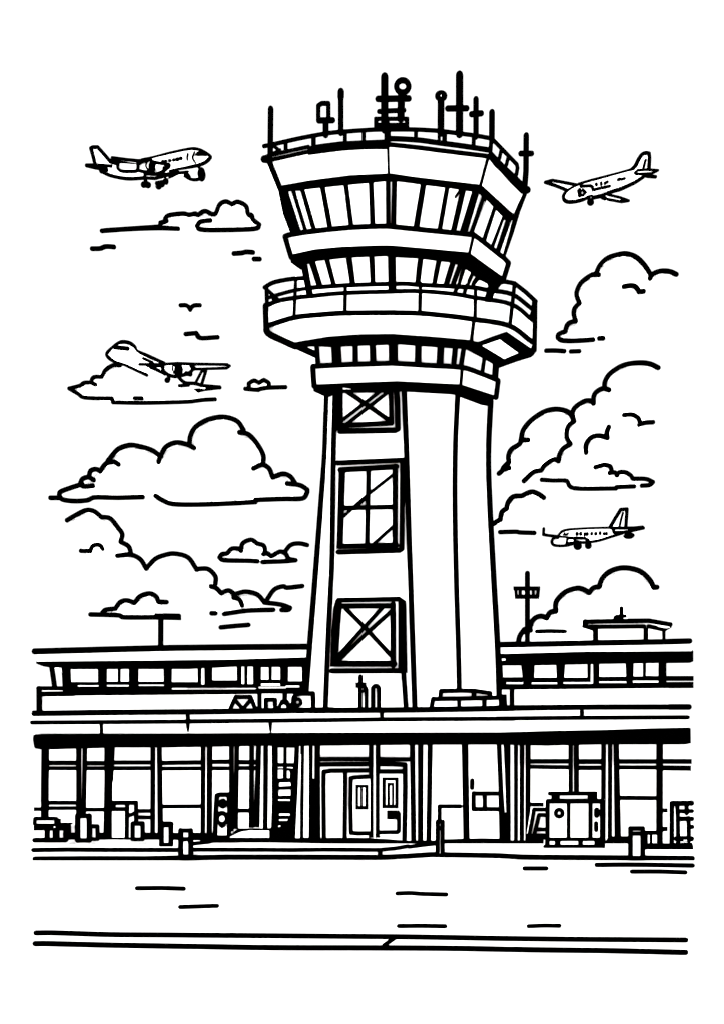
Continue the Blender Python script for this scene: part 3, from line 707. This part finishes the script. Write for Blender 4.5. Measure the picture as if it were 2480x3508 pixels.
d = gd(2884)
t = thing('ticket_machine', 'white ticket machine with a slanted slot and side panel, left of the wide pane', 'machine', P(430, 2884, d))
part(t, B().rect('M', 990, 880, 1250, 1265, d + .03, .3, 0).ink('M 1000,882 1255,880 1256,985 1255,1090', 42, d).bar('M 985,952 1140,952', 40, d).ink('M 1155,895 1150,1260', 40, d).panel('M 985,880 1035,880 1020,970 985,970', d, .1, 1), 'cabinet')
part(t, B().ink('M 1175,1020 1200,1015 1240,995', 34, d), 'slot')
d = gd(2858 + 15)
t = thing('loudspeaker_cabinet', 'tall narrow cabinet with a solid black disc above a ring', 'cabinet', P(760, 2873, d))
part(t, B().panel('N 790,785 940,785 935,1240 770,1240', d + .03, .25, 0).ink('N 770,1240 778,1000 790,800 820,790 920,790', 46, d).ink('N 925,790 930,1000 925,1240', 44, d).panel('N 775,785 935,775 935,820 880,822 830,822 810,840 800,900 780,900', d + .05, .05, 1), 'body')
part(t, B().disc('N', 855, 890, 48, 52, d - .02, .08), 'speaker', 'solid black upper disc')
part(t, B().panel('N 800,985 830,970 865,970 900,990 910,1030 905,1100 885,1145 848,1168 815,1145 798,1110', d - .02, .08, 1).disc('N', 847, 1059, 27, 32, d - .05, .02, 0), 'speaker', 'ringed lower disc with white centre')

d = PK - .2
t = thing('barrier_post', 'black double post with a thin bent arm in front of the blank panel', 'barrier', P(1507, 2922, d))
part(t, B().ink('Q 319,1090 318,1440', 40, d).ink('Q 376,1090 375,1440', 40, d).ink('Q 320,1092 375,1092', 32, d).ink('Q 330,1165 365,1165', 40, d).rect('Q', 318, 1090, 376, 1440, d + .1, .1, 0), 'post')
part(t, B().ink('Q 341,1085 341,920 572,920', 40, d), 'arm')

d = gd(2907)
t = thing('power_cabinet', 'big boxy white cabinet with a round dial under a small raised roof', 'cabinet', P(1970, 2907, d))
body = B().rect('AF', 230, 345, 1395, 1300, d + .02, .4, 0)
body.ink('AF 262,390 258,1270', 74, d).ink('AF 265,382 1350,382', 82, d).ink('AF 1354,390 1352,1280', 94, d).bar('AF 680,380 680,1140', 66, d).bar('AF 1115,380 1113,1140', 78, d).bar('AF 250,1140 1400,1140', 62, d)
part(t, body, 'body')
bs = B().ink('AF 215,1285 1290,1285', 68, d).bar('AF 462,1160 462,1270', 104, d).bar('AF 917,1160 917,1270', 84, d).rect('AF', 1195, 1165, 1400, 1320, d, .3, 1).bar('AF 250,1140 250,1270', 46, d)
part(t, bs, 'base')
part(t, B().ink('AF 305,232 1200,228', 72, d - .02).rect('AF', 1085, 190, 1250, 345, d, .5, 1).rect('AF', 392, 260, 503, 345, d, .5, 1).rect('AF', 500, 270, 1090, 340, d + .2, .4, 0), 'roof')
part(t, B().hoop('AF', 491, 620, 102, 36, d), 'dial')
part(t, B().ink('AF 1238,562 1237,658', 98, d), 'handle', 'fat upper handle')
part(t, B().ink('AF 1224,822 1226,955', 72, d), 'handle', 'slim lower handle')
part(t, B().panel('Q 1530,955 1390,955 1345,1230 1530,1250', d + .3, .6, 0).ink('Q 1530,957 1390,957 1375,1050 1340,1230', 38, d + .1).ink('Q 1530,1018 1448,1016 1425,1110 1395,1225', 38, d + .1).ink('Q 1410,1178 1530,1178', 38, d + .1).rect('Q', 1340, 1226, 1560, 1290, d + .1, .3, 1), 'side_chute')

d = gd(2912)
t = B().panel('AG 470,1110 470,890 500,850 690,850 700,1110', d + .02, .25, 1).panel('AG 522,940 546,940 546,1098 522,1100', d - .01, .02, 0).panel('AG 614,940 690,940 690,1096 612,1096', d - .01, .02, 0)
tag(t.build('low_crate'), 'low black crate with two white slots right of the banded kerb bollard', 'crate')
t = thing('shelf_cart', 'tall cart of open shelves with black ends at the right edge', 'cart', P(2350, 2905, d))
part(t, B().rect('AG', 950, 270, 1300, 1150, d + .02, .2, 0).ink('AG 990,305 990,1130', 80, d).ink('AG 1100,320 1112,600 1118,1100', 70, d), 'end_panel')
part(t, B().ink('AG 1285,330 1290,500', 76, d).ink('AG 1325,600 1332,1050', 72, d), 'upright')
for st, wd in (('AG 1000,310 1385,308', 92), ('AG 1120,465 1395,463', 66), ('AG 1120,615 1395,618', 78), ('AG 1350,775 1400,778', 72), ('AG 1090,1010 1385,1015', 92)): part(t, B().ink(st, wd, d), 'shelf')
part(t, B().panel('AG 455,1105 960,1105 1000,1095 1395,1090 1420,1150 1420,1240 1390,1258 1100,1234 455,1222', d, .3, 1).panel('AG 1232,1035 1260,1042 1288,1035 1285,1055 1235,1056', d - .32, .02, 0), 'base')

# ================================================================== aircraft
def ac(name, label, fr, cx, cy, d):
    ox, oy, sc = FR[fr]
    return thing(name, label, 'aircraft', P(ox + cx / sc, oy + cy / sc, d), 'aircraft in the sky')
# climbing jet, upper left
d = 330
t = ac('jet_airliner', 'jet airliner climbing to the right with its wheels down, above the flat cloud', 'U', 800, 450, d)
f = B().loft('U 290,415 400,385 600,362 740,350 1000,287 1270,232 1390,248 1488,312', 'U 292,460 400,520 560,553 760,545 1000,490 1250,440 1400,398 1488,335', d)
f.ink('U 740,348 870,322 1060,272 1270,228 1345,228 1410,250 1488,300 1492,325 1440,372 1350,405 1200,430 1040,452', 32, d, True)
f.ink('U 275,465 330,495 400,522 560,553 700,550 775,545', 30, d, True).ink('U 1320,258 1300,320 1330,375', 13, d - 1.4, True).panel('U 1345,252 1400,240 1484,295 1325,293', d - 1.4, .4, 1)
f.ink('U 400,405 380,420', 14, d - 1.4)
part(t, f, 'fuselage')
for x, y, q in ((968, 362, 24), (1000, 360, 24), (1045, 352, 26), (1090, 344, 26), (1130, 338, 32), (1168, 328, 30)): part(t, B().ink(f'U {x - 4},{y + 1} {x + 4},{y - 1}', q, d - 1.4), 'window')
part(t, B().ink('U 1247,280 1240,310 1242,340', 16, d - 1.4), 'door')
part(t, B().panel('U 170,215 250,205 390,370 390,400 215,395', d, .5, 0).ink('U 215,390 190,290 168,216 195,204 245,204 300,265 385,365', 34, d), 'tail_fin')
part(t, B().panel('U 115,405 390,412 330,450', d - 6, .5, 0).ink('U 118,402 250,402 390,414', 26, d - 6).ink('U 118,408 220,432 325,448', 30, d - 6).ink('U 285,470 340,455', 42, d - 6), 'tailplane')
part(t, B().panel('U 400,330 690,350 860,350 1050,400 860,405 640,395 480,375', d - 9, .6, 0).ink('U 405,322 560,342 690,355 840,348', 28, d - 9).ink('U 400,345 480,372 690,405', 26, d - 9).ink('U 850,372 900,385 1035,405', 42, d - 9).ink('U 385,365 440,388', 24, d - 8), 'wing')
part(t, B().loft('U 470,385 560,385 690,395', 'U 475,450 540,478 690,465', d - 10).ink('U 472,385 466,430 490,460 540,472 660,472 688,450 690,380', 28, d - 11, True), 'engine', 'rear cowl under the near wing')
part(t, B().loft('U 700,385 800,362 870,365', 'U 700,455 760,475 850,480', d - 10).ink('U 690,395 740,362 800,352', 26, d - 11).ink('U 690,462 760,478 850,484', 28, d - 11).disc('U', 843, 422, 34, 62, d - 14, 1).ink('U 790,372 780,412 802,455', 13, d - 15, True), 'engine', 'front cowl with black intake')
part(t, B().panel('U 1040,415 970,480 880,505 780,500 850,475 885,395', d - 12, .6, 0).ink('U 1040,412 1000,450 950,485 890,502 770,498', 30, d - 13, True).ink('U 1030,420 985,440', 40, d - 13).ink('U 880,395 855,465', 16, d - 13), 'engine', 'lower cowl beside the intake')
part(t, B().panel('U 800,545 1270,455 1270,490 960,545', d - 8, .6, 0).ink('U 780,545 880,552 960,530 1140,492 1255,482', 26, d - 8).ink('U 905,514 1140,470', 10, d - 9).ink('U 1040,540 1140,498', 16, d - 8), 'wing', 'drooping wing under the belly')
part(t, B().loft('U 1200,520 1300,450 1390,432', 'U 1235,540 1300,565 1395,560', d - 14).ink('U 1215,522 1255,548 1300,564 1360,562 1400,540', 26, d - 15, True).disc('U', 1396, 495, 42, 68, d - 18, 1).ink('U 1240,495 1265,530', 26, d - 15).ink('U 1370,430 1385,440', 22, d - 15), 'engine', 'large engine under the nose')
part(t, B().ink('U 768,495 768,560 785,590', 28, d - 9).blob('U', 758, 620, 33, d - 9).blob('U', 803, 624, 33, d - 9), 'landing_gear')
part(t, B().ink('U 1000,545 1005,590', 50, d - 7).ink('U 985,590 900,605', 36, d - 7).blob('U', 922, 638, 33, d - 7).blob('U', 962, 620, 26, d - 7), 'landing_gear')

# descending plane, upper right
d = 320
t = ac('jet_airliner', 'small airliner descending to the left at the upper right, without a cloud', 'V', 800, 520, d)
f = B().loft('V 330,660 380,600 500,535 800,450 1130,360 1260,370', 'V 335,705 420,740 600,700 850,630 1100,540 1275,435', d)
f.ink('V 500,532 650,488 800,450 1000,398 1130,360', 36, d).ink('V 1280,440 1190,500 1100,545 1000,590 910,615 780,668 675,692', 36, d, True).ink('V 505,540 370,605 322,660 320,705 350,735 420,742 560,710 680,638 745,622', 36, d, True)
f.ink('V 525,552 645,545', 26, d - 1.4).ink('V 668,565 672,600', 24, d - 1.4).ink('V 690,592 780,572 878,550', 26, d - 1.4)
f.ink('V 640,545 670,560', 24, d - 1.4)
part(t, f, 'fuselage')
for st, q in (('V 712,525 716,535', 28), ('V 772,510 773,532', 26), ('V 815,518 848,500', 28), ('V 982,472 990,470', 36), ('V 1020,468 1055,460', 28)): part(t, B().ink(st, q, d - 6), 'window')
part(t, B().panel('V 1130,360 1250,190 1310,150 1360,155 1350,345', d, .5, 0).ink('V 1130,360 1185,305 1225,225 1265,170 1310,152 1352,158 1356,220 1350,340', 38, d, True).ink('V 1310,232 1282,335', 22, d - 1), 'tail_fin')
part(t, B().panel('V 1185,360 1460,355 1380,400 1200,405', d - 6, .5, 0).ink('V 1185,385 1215,358 1330,352 1460,360 1385,398 1200,406 1180,390', 22, d - 6).ink('V 1410,370 1440,366', 30, d - 6), 'tailplane')
part(t, B().ink('V 1270,415 1340,432 1430,438', 32, d + 4), 'tailplane')
part(t, B().panel('V 490,540 170,480 90,505 350,600', d + 5, .5, 0).ink('V 495,542 330,510 180,482 95,505 220,545 345,595', 30, d + 5), 'wing')
part(t, B().panel('V 790,680 860,655 1110,725 1020,745 800,710', d - 7, .5, 0).ink('V 850,655 1000,690 1105,728 1020,742 850,710', 24, d - 7).ink('V 785,685 820,698', 40, d - 7).ink('V 1020,728 1070,732', 26, d - 7), 'wing')
part(t, B().panel('V 490,590 580,590 600,630 570,670 500,675', d - 5.8, .8, 0).ink('V 505,605 515,660', 46, d - 6).ink('V 550,598 585,628 552,662', 26, d - 6), 'engine')
part(t, B().blob('V', 643, 745, 40, d - 6).ink('V 625,715 660,720', 34, d - 6), 'landing_gear')

# level airliner, right
d = 340
t = ac('jet_airliner', 'airliner flying level to the left with a tall fin, beside the tower shaft', 'X', 800, 450, d)
f = B().loft('X 330,470 400,400 500,368 800,350 1060,345 1200,350', 'X 340,570 460,572 600,550 760,530 900,505 1190,410', d)
f.ink('X 350,455 400,395 440,378 510,366 800,350 1060,345', 32, d).ink('X 1200,412 1060,455 900,505 770,528', 32, d, True).panel('X 430,400 505,400 480,445 410,435', d - 1.4, .3, 1).panel('X 445,408 470,404 462,412', d - 1.7, .2, 0)
part(t, f, 'fuselage')
for x, y, q in ((602, 422, 36), (652, 420, 36), (708, 426, 34), (738, 424, 34), (797, 419, 32), (850, 418, 34), (908, 412, 34), (962, 420, 28), (995, 417, 28)): part(t, B().ink(f'X {x},{y - 6} {x},{y + 6}', q, d - 6), 'window')
part(t, B().panel('X 1040,335 1180,95 1265,90 1250,340', d, .5, 0).ink('X 1040,335 1110,215 1182,98 1265,92 1258,200 1248,335', 38, d).ink('X 1212,142 1185,230 1165,325', 22, d - 1), 'tail_fin')
part(t, B().panel('X 1080,345 1490,335 1300,390 1090,400', d - 6, .5, 0).ink('X 1060,345 1350,342 1470,330 1485,345 1300,385 1220,400 1090,402 1080,355', 32, d - 6).ink('X 1320,372 1440,345', 30, d - 6), 'tailplane')
part(t, B().disc('X', 1297, 440, 68, 36, d - 1.4, 1), 'engine', 'dark tail pod')
part(t, B().panel('X 160,425 480,465 700,475 755,520 480,490', d - 8, .5, 0).ink('X 162,352 158,430', 30, d - 8).ink('X 158,432 240,445 340,455 480,475 700,477 745,500 762,530', 32, d - 8), 'wing')
part(t, B().loft('X 270,500 320,470 470,475', 'X 280,555 340,580 470,570', d - 9).ink('X 350,470 295,480 268,520 285,562 340,578 460,575 560,550', 30, d - 10, True).ink('X 478,480 462,565', 26, d - 10), 'engine', 'round nosed engine under the wing')
part(t, B().ink('X 490,548 600,535 760,535', 30, d - 9).ink('X 572,490 575,545', 30, d - 9).ink('X 600,520 690,540', 24, d - 9).blob('X', 612, 580, 52, d - 9), 'landing_gear')
part(t, B().blob('X', 752, 577, 42, d - 9), 'landing_gear')

# propeller plane in front of the flat cloud
d = 120
t = thing('propeller_plane', 'small propeller biplane with a fat rounded tail in front of a cloud', 'aircraft', P(600, 1270, d), 'aircraft in the sky')
f = B().loft('W 345,395 420,318 520,335 560,380 720,455 800,470', 'W 348,410 400,450 470,475 615,535 720,540 790,545', d, .6)
f.ink('W 440,460 370,430 340,400 345,378 375,350 420,315 455,305 500,315 530,340 545,370 620,402 735,455', 22, d, True).ink('W 355,412 440,452 615,535', 20, d).ink('W 395,343 482,352', 26, d - 3).ink('W 592,421 655,448', 16, d - 3)
f.ink('W 640,482 740,528', 18, d - 3).ink('W 648,482 700,500', 12, d - 3)
f.ink('W 835,548 860,575 890,592 950,595 1010,612', 20, d, True)
part(t, f, 'fuselage')
part(t, B().panel('W 565,462 950,452 1190,470 1170,490 940,495 720,478', d - 4, .2, 0).ink('W 565,462 720,463 830,455 950,460 1175,463', 16, d - 4).ink('W 1170,464 1192,472 1170,488 960,494', 15, d - 4).ink('W 620,470 730,474', 16, d - 4), 'wing', 'upper wing')
part(t, B().panel('W 940,632 1130,615 1135,630 1010,645 970,658', d - 4, .2, 1).ink('W 842,611 905,606', 18, d - 4).ink('W 1000,612 1122,622', 24, d - 4).panel('W 985,622 1022,624 1020,630 990,628', d - 4.3, .1, 0), 'wing', 'short dark lower wing')
part(t, B().loft('W 730,475 780,465 925,468', 'W 735,510 790,545 920,505', d - 4).ink('W 725,470 728,500 755,528 800,545 850,540 910,522 940,490 928,462', 20, d - 4.25, True).ink('W 890,525 918,530', 28, d - 4.25).ink('W 925,470 945,490', 26, d - 4.25), 'engine')
part(t, B().disc('W', 830, 490, 32, 42, d - 7, .4).ink('W 800,465 794,490 804,522', 7, d - 7.2, True).panel('W 800,478 806,478 803,505', d - 7.3, .1, 0), 'propeller')
part(t, B().ink('W 998,508 955,590', 15, d - 4).ink('W 1026,508 996,605', 18, d - 4).ink('W 1000,510 1026,510', 12, d - 4), 'wing_strut')
part(t, B().blob('W', 758, 572, 18, d - 5).ink('W 765,550 770,565', 18, d - 5), 'wheel')

# ================================================================== clouds
def inside(x, y, poly):
    r = False; n = len(poly)
    for i in range(n):
        x0, y0 = poly[i]; x1, y1 = poly[(i + 1) % n]
        if (y0 > y) != (y1 > y) and x < (x1 - x0) * (y - y0) / (y1 - y0) + x0: r = not r
    return r
def seg_dist(x, y, a, b):
    dx, dy = b[0] - a[0], b[1] - a[1]; l = dx * dx + dy * dy
    u = 0 if l == 0 else max(0, min(1, ((x - a[0]) * dx + (y - a[1]) * dy) / l))
    return math.hypot(x - a[0] - u * dx, y - a[1] - u * dy)
def puffs(b, poly, d, nmax=46):
    """fill an outline with round puffs so that the cloud has a body behind its drawn edge"""
    xs = [p[0] for p in poly]; ys = [p[1] for p in poly]
    step = max(4.0, math.sqrt((max(xs) - min(xs)) * (max(ys) - min(ys)) / 900.0))
    c = []
    y = min(ys)
    while y < max(ys):
        x = min(xs)
        while x < max(xs):
            if inside(x, y, poly):
                c.append([min(seg_dist(x, y, poly[i], poly[(i + 1) % len(poly)]) for i in range(len(poly))), x, y])
            x += step
        y += step
    c.sort(reverse=True); used = 0
    while c and used < nmax:
        r, x, y = c[0]
        if r < 3: break
        R = r * .95 * d / FPX
        b.ball(P(x, y, d + R * 1.02), R, 0, 16, 10); used += 1
        c = [k for k in c if math.hypot(k[1] - x, k[2] - y) > r * .6]
def cloud(name, label, d, strokes, w, body=None, cat='cloud', group='clouds'):
    b = B()
    if body: puffs(b, smooth(pp(body)[0], 3), d)
    for s in strokes: b.ink(s, w, d, True)
    return tag(b.build(name), label, cat, group)

cloud('cloud', 'long flat cloud with a lumpy right end below the climbing jet', 900,
      ['Y 175,380 400,364 660,355 840,360', 'Y 200,376 660,345', 'Y 680,345 685,310 740,293', 'Y 725,275 760,245 880,230 935,240 990,230 1010,240 1070,208 1135,235', 'Y 1135,235 1165,228 1200,150 1255,125 1305,148', 'Y 1305,148 1360,128 1430,165 1445,230 1480,245 1490,280 1545,325 1500,362 1180,372 1030,366 1002,335 1035,300 1120,288'], 32,
      'Y 685,310 760,245 880,230 1010,240 1135,235 1200,150 1255,125 1305,148 1360,128 1430,165 1445,230 1490,280 1545,325 1500,362 1180,372 800,365 400,368 680,345')
cloud('cloud', 'tall round topped cloud right of the upper windows', 950,
      ['AA 1178,385 1180,345 1120,250 1050,180 980,148 900,140 760,180 680,255 645,330', 'AA 1178,380 1200,345 1250,320 1310,310 1380,318 1440,345', 'AA 668,350 600,350 500,420 455,500 450,560 478,630', 'AA 478,630 430,680 420,740 440,808', 'AA 440,808 370,830 345,870 338,910', 'AA 338,910 270,940 262,975 310,1002 450,1004 612,993', 'AA 672,980 712,980', 'AA 918,466 980,456 1030,465 1060,500 1068,518', 'AA 1068,518 1115,513'], 41,
      'AA 1440,345 1310,310 1180,345 1050,180 900,140 760,180 645,330 500,420 450,560 478,630 420,740 440,808 345,870 262,960 310,1002 700,990 1100,900 1400,640')
cloud('cloud', 'wide flat bottomed cloud behind the propeller biplane', 700,
      ['W 430,468 380,468 330,500 302,548', 'W 302,548 250,550 232,570 232,590 258,602', 'W 232,588 180,590 150,610 75,630', 'W 75,630 135,665 170,690 240,697 372,698', 'W 372,698 380,726 550,730 700,728 900,722 1000,710 1090,705', 'W 530,697 580,697'], 23,
      'W 430,468 330,500 250,550 150,610 75,630 170,690 380,726 700,728 1090,705 1000,650 600,560')
cloud('cloud', 'tiny two humped cloud left of the collar', 800, ['W 1325,620 1325,595 1360,575 1395,590', 'W 1395,590 1430,570 1462,590 1465,615', 'W 1300,632 1390,640', 'W 1385,638 1450,625 1580,620'], 25,
      'W 1325,630 1325,595 1360,578 1395,592 1430,572 1465,600 1465,622 1395,636')
cloud('cloud', 'largest cloud with a flat base left of the tower shaft', 850,
      ['AB 40,556 100,556', 'AB 225,475 150,500 97,522 92,550 115,567 180,575 255,570 300,553 430,555 580,551', 'AB 288,485 232,488 215,470 228,445 262,435 292,450', 'AB 265,430 275,398 305,388 330,398', 'AB 330,400 365,355 410,345 438,360', 'AB 375,340 430,275 480,252 530,248 630,275 685,315', 'AB 672,345 685,310 715,258 775,232 840,243 880,263', 'AB 853,245 860,190 890,140 960,98 1050,82 1130,105 1170,158', 'AB 1145,172 1200,185 1250,240 1285,305 1285,352', 'AB 1228,383 1280,362 1320,385 1340,435', 'AB 1340,435 1400,415 1445,432 1475,475', 'AB 1425,472 1500,482 1543,508 1540,530 1512,560 1400,562 1240,568', 'AB 1240,580 1100,588 900,595 760,592 700,572 655,545'], 25,
      'AB 225,475 97,522 115,567 255,570 600,560 760,592 1240,575 1512,560 1543,515 1475,475 1400,415 1340,435 1285,352 1250,240 1170,158 1050,82 960,98 860,190 853,245 775,232 715,258 685,315 530,248 430,275 365,355 265,430')
cloud('cloud', 'sloping bank of cloud running down to the left terminal roof', 1000,
      ['AC 88,110 130,85 200,50 250,55 295,90', 'AC 295,90 350,100 400,160 422,195 412,240', 'AC 412,240 460,268 475,312', 'AC 392,325 470,318 530,345 567,402', 'AC 567,402 620,345 680,320 740,312 820,335 872,408', 'AC 872,405 940,405 985,450 985,495', 'AC 958,510 990,520 1020,550', 'AC 1020,550 1065,535 1095,555 1095,578 1130,590 1147,625', 'AC 1110,555 1170,542 1240,560 1282,608', 'AC 1282,608 1380,620 1437,640 1425,652 1385,653', 'AC 1292,598 1340,530 1395,510 1420,518 1510,508', 'AC 1038,677 1180,657 1335,652', 'AC 962,673 985,673'], 25,
      'AC 88,110 200,50 295,90 400,160 412,240 475,312 567,402 740,312 872,408 985,450 985,500 1095,555 1240,560 1437,640 1335,652 1038,677 700,560 300,400 150,250')
cloud('cloud', 'small cloud with three humps just left of the shaft below the largest cloud', 800,
      ['AC 1240,358 1180,355 1040,352 1010,335 1025,315 1055,310 1085,282 1140,282', 'AC 1140,295 1150,250 1200,228 1240,252', 'AC 1240,252 1275,262 1285,290 1280,315', 'AC 1275,315 1300,310 1325,325 1375,300 1410,312 1428,342 1470,352', 'AC 1470,352 1400,358 1270,363', 'AC 1405,300 1440,260 1490,250 1540,260'], 24,
      'AC 1040,352 1010,335 1085,282 1140,290 1200,228 1280,275 1325,325 1375,300 1428,342 1400,358')
cloud('cloud', 'small low cloud resting against the T shaped mast', 800,
      ['AC 300,672 322,652 380,645', 'AC 380,645 410,605 450,595 495,610', 'AC 495,610 530,570 585,553 625,570 640,603', 'AC 640,603 690,605', 'AC 230,680 400,685 435,697 640,697'], 25,
      'AC 300,675 380,645 450,595 495,610 585,553 640,603 690,620 640,690 435,692')
cloud('cloud', 'huge towering cloud with a stepped left edge right of the shaft', 1000,
      ['AD 1508,150 1430,115 1330,107 1200,130 1090,200 1045,270 1040,325', 'AD 1080,343 1020,332 965,365 945,410 945,460', 'AD 935,438 870,440 790,490 762,545 775,615', 'AD 775,615 725,660 710,730 720,775 745,812', 'AD 745,812 680,855 648,910 640,962', 'AD 640,952 590,952 520,1000 490,1042', 'AD 490,1042 420,1060 340,1135', 'AD 880,888 880,820 920,760 990,740 1065,758', 'AD 1065,758 1060,715 1078,665'], 37,
      'AD 1508,150 1330,107 1200,130 1045,270 945,410 870,440 762,545 775,615 710,730 745,812 648,910 590,952 340,1135 700,1110 1200,940 1450,500')
cloud('cloud', 'rounded cloud tucked between the tower shaft and the huge towering cloud', 1100,
      ['AD 770,605 745,550 680,518 590,512 500,540 400,610 335,690 315,770', 'AD 330,778 375,778', 'AD 315,775 300,815 230,860 205,920 210,970', 'AD 210,970 165,1015 150,1045 122,1070', 'AD 165,1035 210,1022'], 38,
      'AD 770,605 680,518 590,512 400,610 315,770 230,860 205,950 150,1040 340,1100 600,930 700,730')
cloud('cloud', 'flat cloud with a kinked base above the level airliner', 850,
      ['AD 960,1015 1040,995 1090,1010 1105,1060', 'AD 1085,1065 1130,1062 1148,1085', 'AD 1148,1085 1170,1060 1220,1060 1265,1085 1285,1115', 'AD 1285,1115 1400,1118 1462,1145 1430,1170 1365,1176', 'AD 495,1125 600,1130 710,1135 780,1198 1140,1200', 'AD 1145,1188 1298,1182'], 33,
      'AD 495,1125 710,1135 780,1198 1140,1200 1298,1182 1462,1150 1285,1115 1220,1060 1105,1050 1040,995 940,1040 800,1110')
cloud('cloud', 'low cloud rising from behind the right edge of the shaft', 950,
      ['AD 512,1280 460,1245 400,1230 320,1265', 'AD 320,1265 250,1270 205,1315 188,1375', 'AD 188,1375 148,1405 135,1470', 'AD 135,1470 60,1515'], 38,
      'AD 512,1280 400,1230 320,1265 250,1270 188,1375 148,1405 60,1515 300,1500 480,1400')
cloud('cloud', 'stepped cloud behind the caged mast and rooftop hut', 1000,
      ['AE 1440,293 1412,295', 'AE 1412,295 1370,220 1280,145 1140,118 1020,150 950,215 920,290', 'AE 920,288 870,300 830,342', 'AE 830,342 780,312 720,302 620,335 550,400 530,450 532,508', 'AE 532,505 480,520 450,570', 'AE 450,570 400,552 340,575 305,630 295,680', 'AE 305,680 250,672 210,730 195,790'], 41,
      'AE 1420,295 1280,145 1140,118 1020,150 920,288 830,342 720,302 550,400 530,505 400,552 305,650 210,730 195,790 800,780 1300,500')
W_ = 'loose cloud streaks'
cloud('cloud_wisp', 'wavy streak of cloud below the flat cloud at the upper left', 700, ['Y 90,535 160,533 200,518 240,516 282,520'], 34, None, 'cloud', W_)
cloud('cloud_wisp', 'curved streak of cloud left of the upper sill band', 700, ['Y 1322,577 1390,572 1430,563 1490,567'], 34, None, 'cloud', W_)
cloud('cloud_wisp', 'very short streak left of the lower windows', 700, ['Y 1497,625 1548,625'], 34, None, 'cloud', W_)
cloud('cloud_wisp', 'longer of two streaks right of the gallery', 700, ['AA 145,1103 230,1102 325,1108'], 38, None, 'cloud', W_)
cloud('cloud_wisp', 'shorter of two streaks right of the gallery', 700, ['AA 390,1111 475,1108'], 36, None, 'cloud', W_)
cloud('cloud_wisp', 'straight streak between the shaft and the level airliner', 700, ['AD 132,1580 270,1577 310,1583 430,1587'], 34, None, 'cloud', W_)
cloud('cloud_wisp', 'streak just right of the caged mast', 700, ['AE 362,690 480,687 615,690'], 32, None, 'cloud', W_)
cloud('cloud_wisp', 'tilted streak above the left roof near the shaft', 700, ['AC 1018,758 1100,750 1185,743'], 25, None, 'cloud', W_)
cloud('cloud_wisp', 'hooked streak under the left end of the sloping cloud bank', 700, ['AC 172,295 228,297', 'AC 228,297 240,270 265,258 290,263 303,283'], 23, None, 'cloud', W_)

# ================================================================== birds
def bird(label, st, w, d, fr, cx, cy):
    b = B(); b.ink(st, w, d, True)
    ox, oy, sc = FR[fr]; c = P(ox + cx / sc, oy + cy / sc, d); k = (w / sc) * d / FPX
    b.ball(c, k * .62, 1, 12, 8, 2.6); b.ball((c.x, c.y - k * 1.5, c.z + k * .1), k * .4, 1, 10, 6)   # trunk and head, flying towards the viewer
    tag(b.build('bird'), label, 'bird', 'birds in the sky')
bird('small black bird with level wings above the propeller biplane', 'W 850,51 885,50 905,62 917,82 930,62 950,51 985,50', 24, 90, 'W', 916, 74)
bird('black bird gliding with one wing dropped below the smaller bird', 'W 885,251 960,244 985,278 1108,273', 26, 90, 'W', 980, 272)
bird('black bird with a raised left wing inside the huge towering cloud', 'AD 1210,562 1280,558 1335,590 1348,640 1400,628 1462,624', 34, 90, 'AD', 1345, 640)

# ================================================================== light, sky, camera
for o in EMPTIES:
    if '_base' in o: del o['_base']
EXPO = 7.0
EL, AZ = math.radians(42), math.radians(200)      # sun high behind the viewer
wld = bpy.data.worlds.new('World'); S.world = wld; wld.use_nodes = True
nt = wld.node_tree; bg = nt.nodes['Background']
sky = nt.nodes.new('ShaderNodeTexSky'); sky.sky_type = 'NISHITA'; sky.sun_disc = False
sky.sun_elevation = EL; sky.sun_rotation = AZ; sky.air_density = 1.0; sky.dust_density = 1.0; sky.ozone_density = 0.0
hs = nt.nodes.new('ShaderNodeHueSaturation'); hs.inputs['Saturation'].default_value = 0.0      # overcast: the sky has no blue
nt.links.new(sky.outputs['Color'], hs.inputs['Color']); nt.links.new(hs.outputs['Color'], bg.inputs['Color']); bg.inputs['Strength'].default_value = 0.15
sl = bpy.data.lights.new('sun', 'SUN'); sl.energy = 2.0; sl.angle = math.radians(12); sl.color = (1, .985, .97)
so = bpy.data.objects.new('sun', sl); COL.objects.link(so)
dirv = Vector((math.sin(AZ) * math.cos(EL), math.cos(AZ) * math.cos(EL), math.sin(EL)))
so.rotation_euler = dirv.to_track_quat('Z', 'Y').to_euler(); so.location = dirv * 100

cam = bpy.data.cameras.new('camera'); co_ = bpy.data.objects.new('camera', cam); COL.objects.link(co_)
co_.location = (0, 0, HC); co_.rotation_euler = (math.radians(90), 0, 0)
cam.sensor_fit = 'HORIZONTAL'; cam.sensor_width = 36; cam.lens = FPX / 2480 * 36
cam.shift_y = (YH - 1754) / 2480; cam.clip_start = .1; cam.clip_end = 30000
S.camera = co_
vs = S.view_settings; vs.view_transform = 'Standard'; vs.look = 'None'; vs.gamma = 1; vs.exposure = EXPO
S.cycles.max_bounces = 6
S.cycles.sample_clamp_direct = 2 ** -EXPO * 1.3
S.cycles.sample_clamp_indirect = 2 ** -EXPO * 2.2
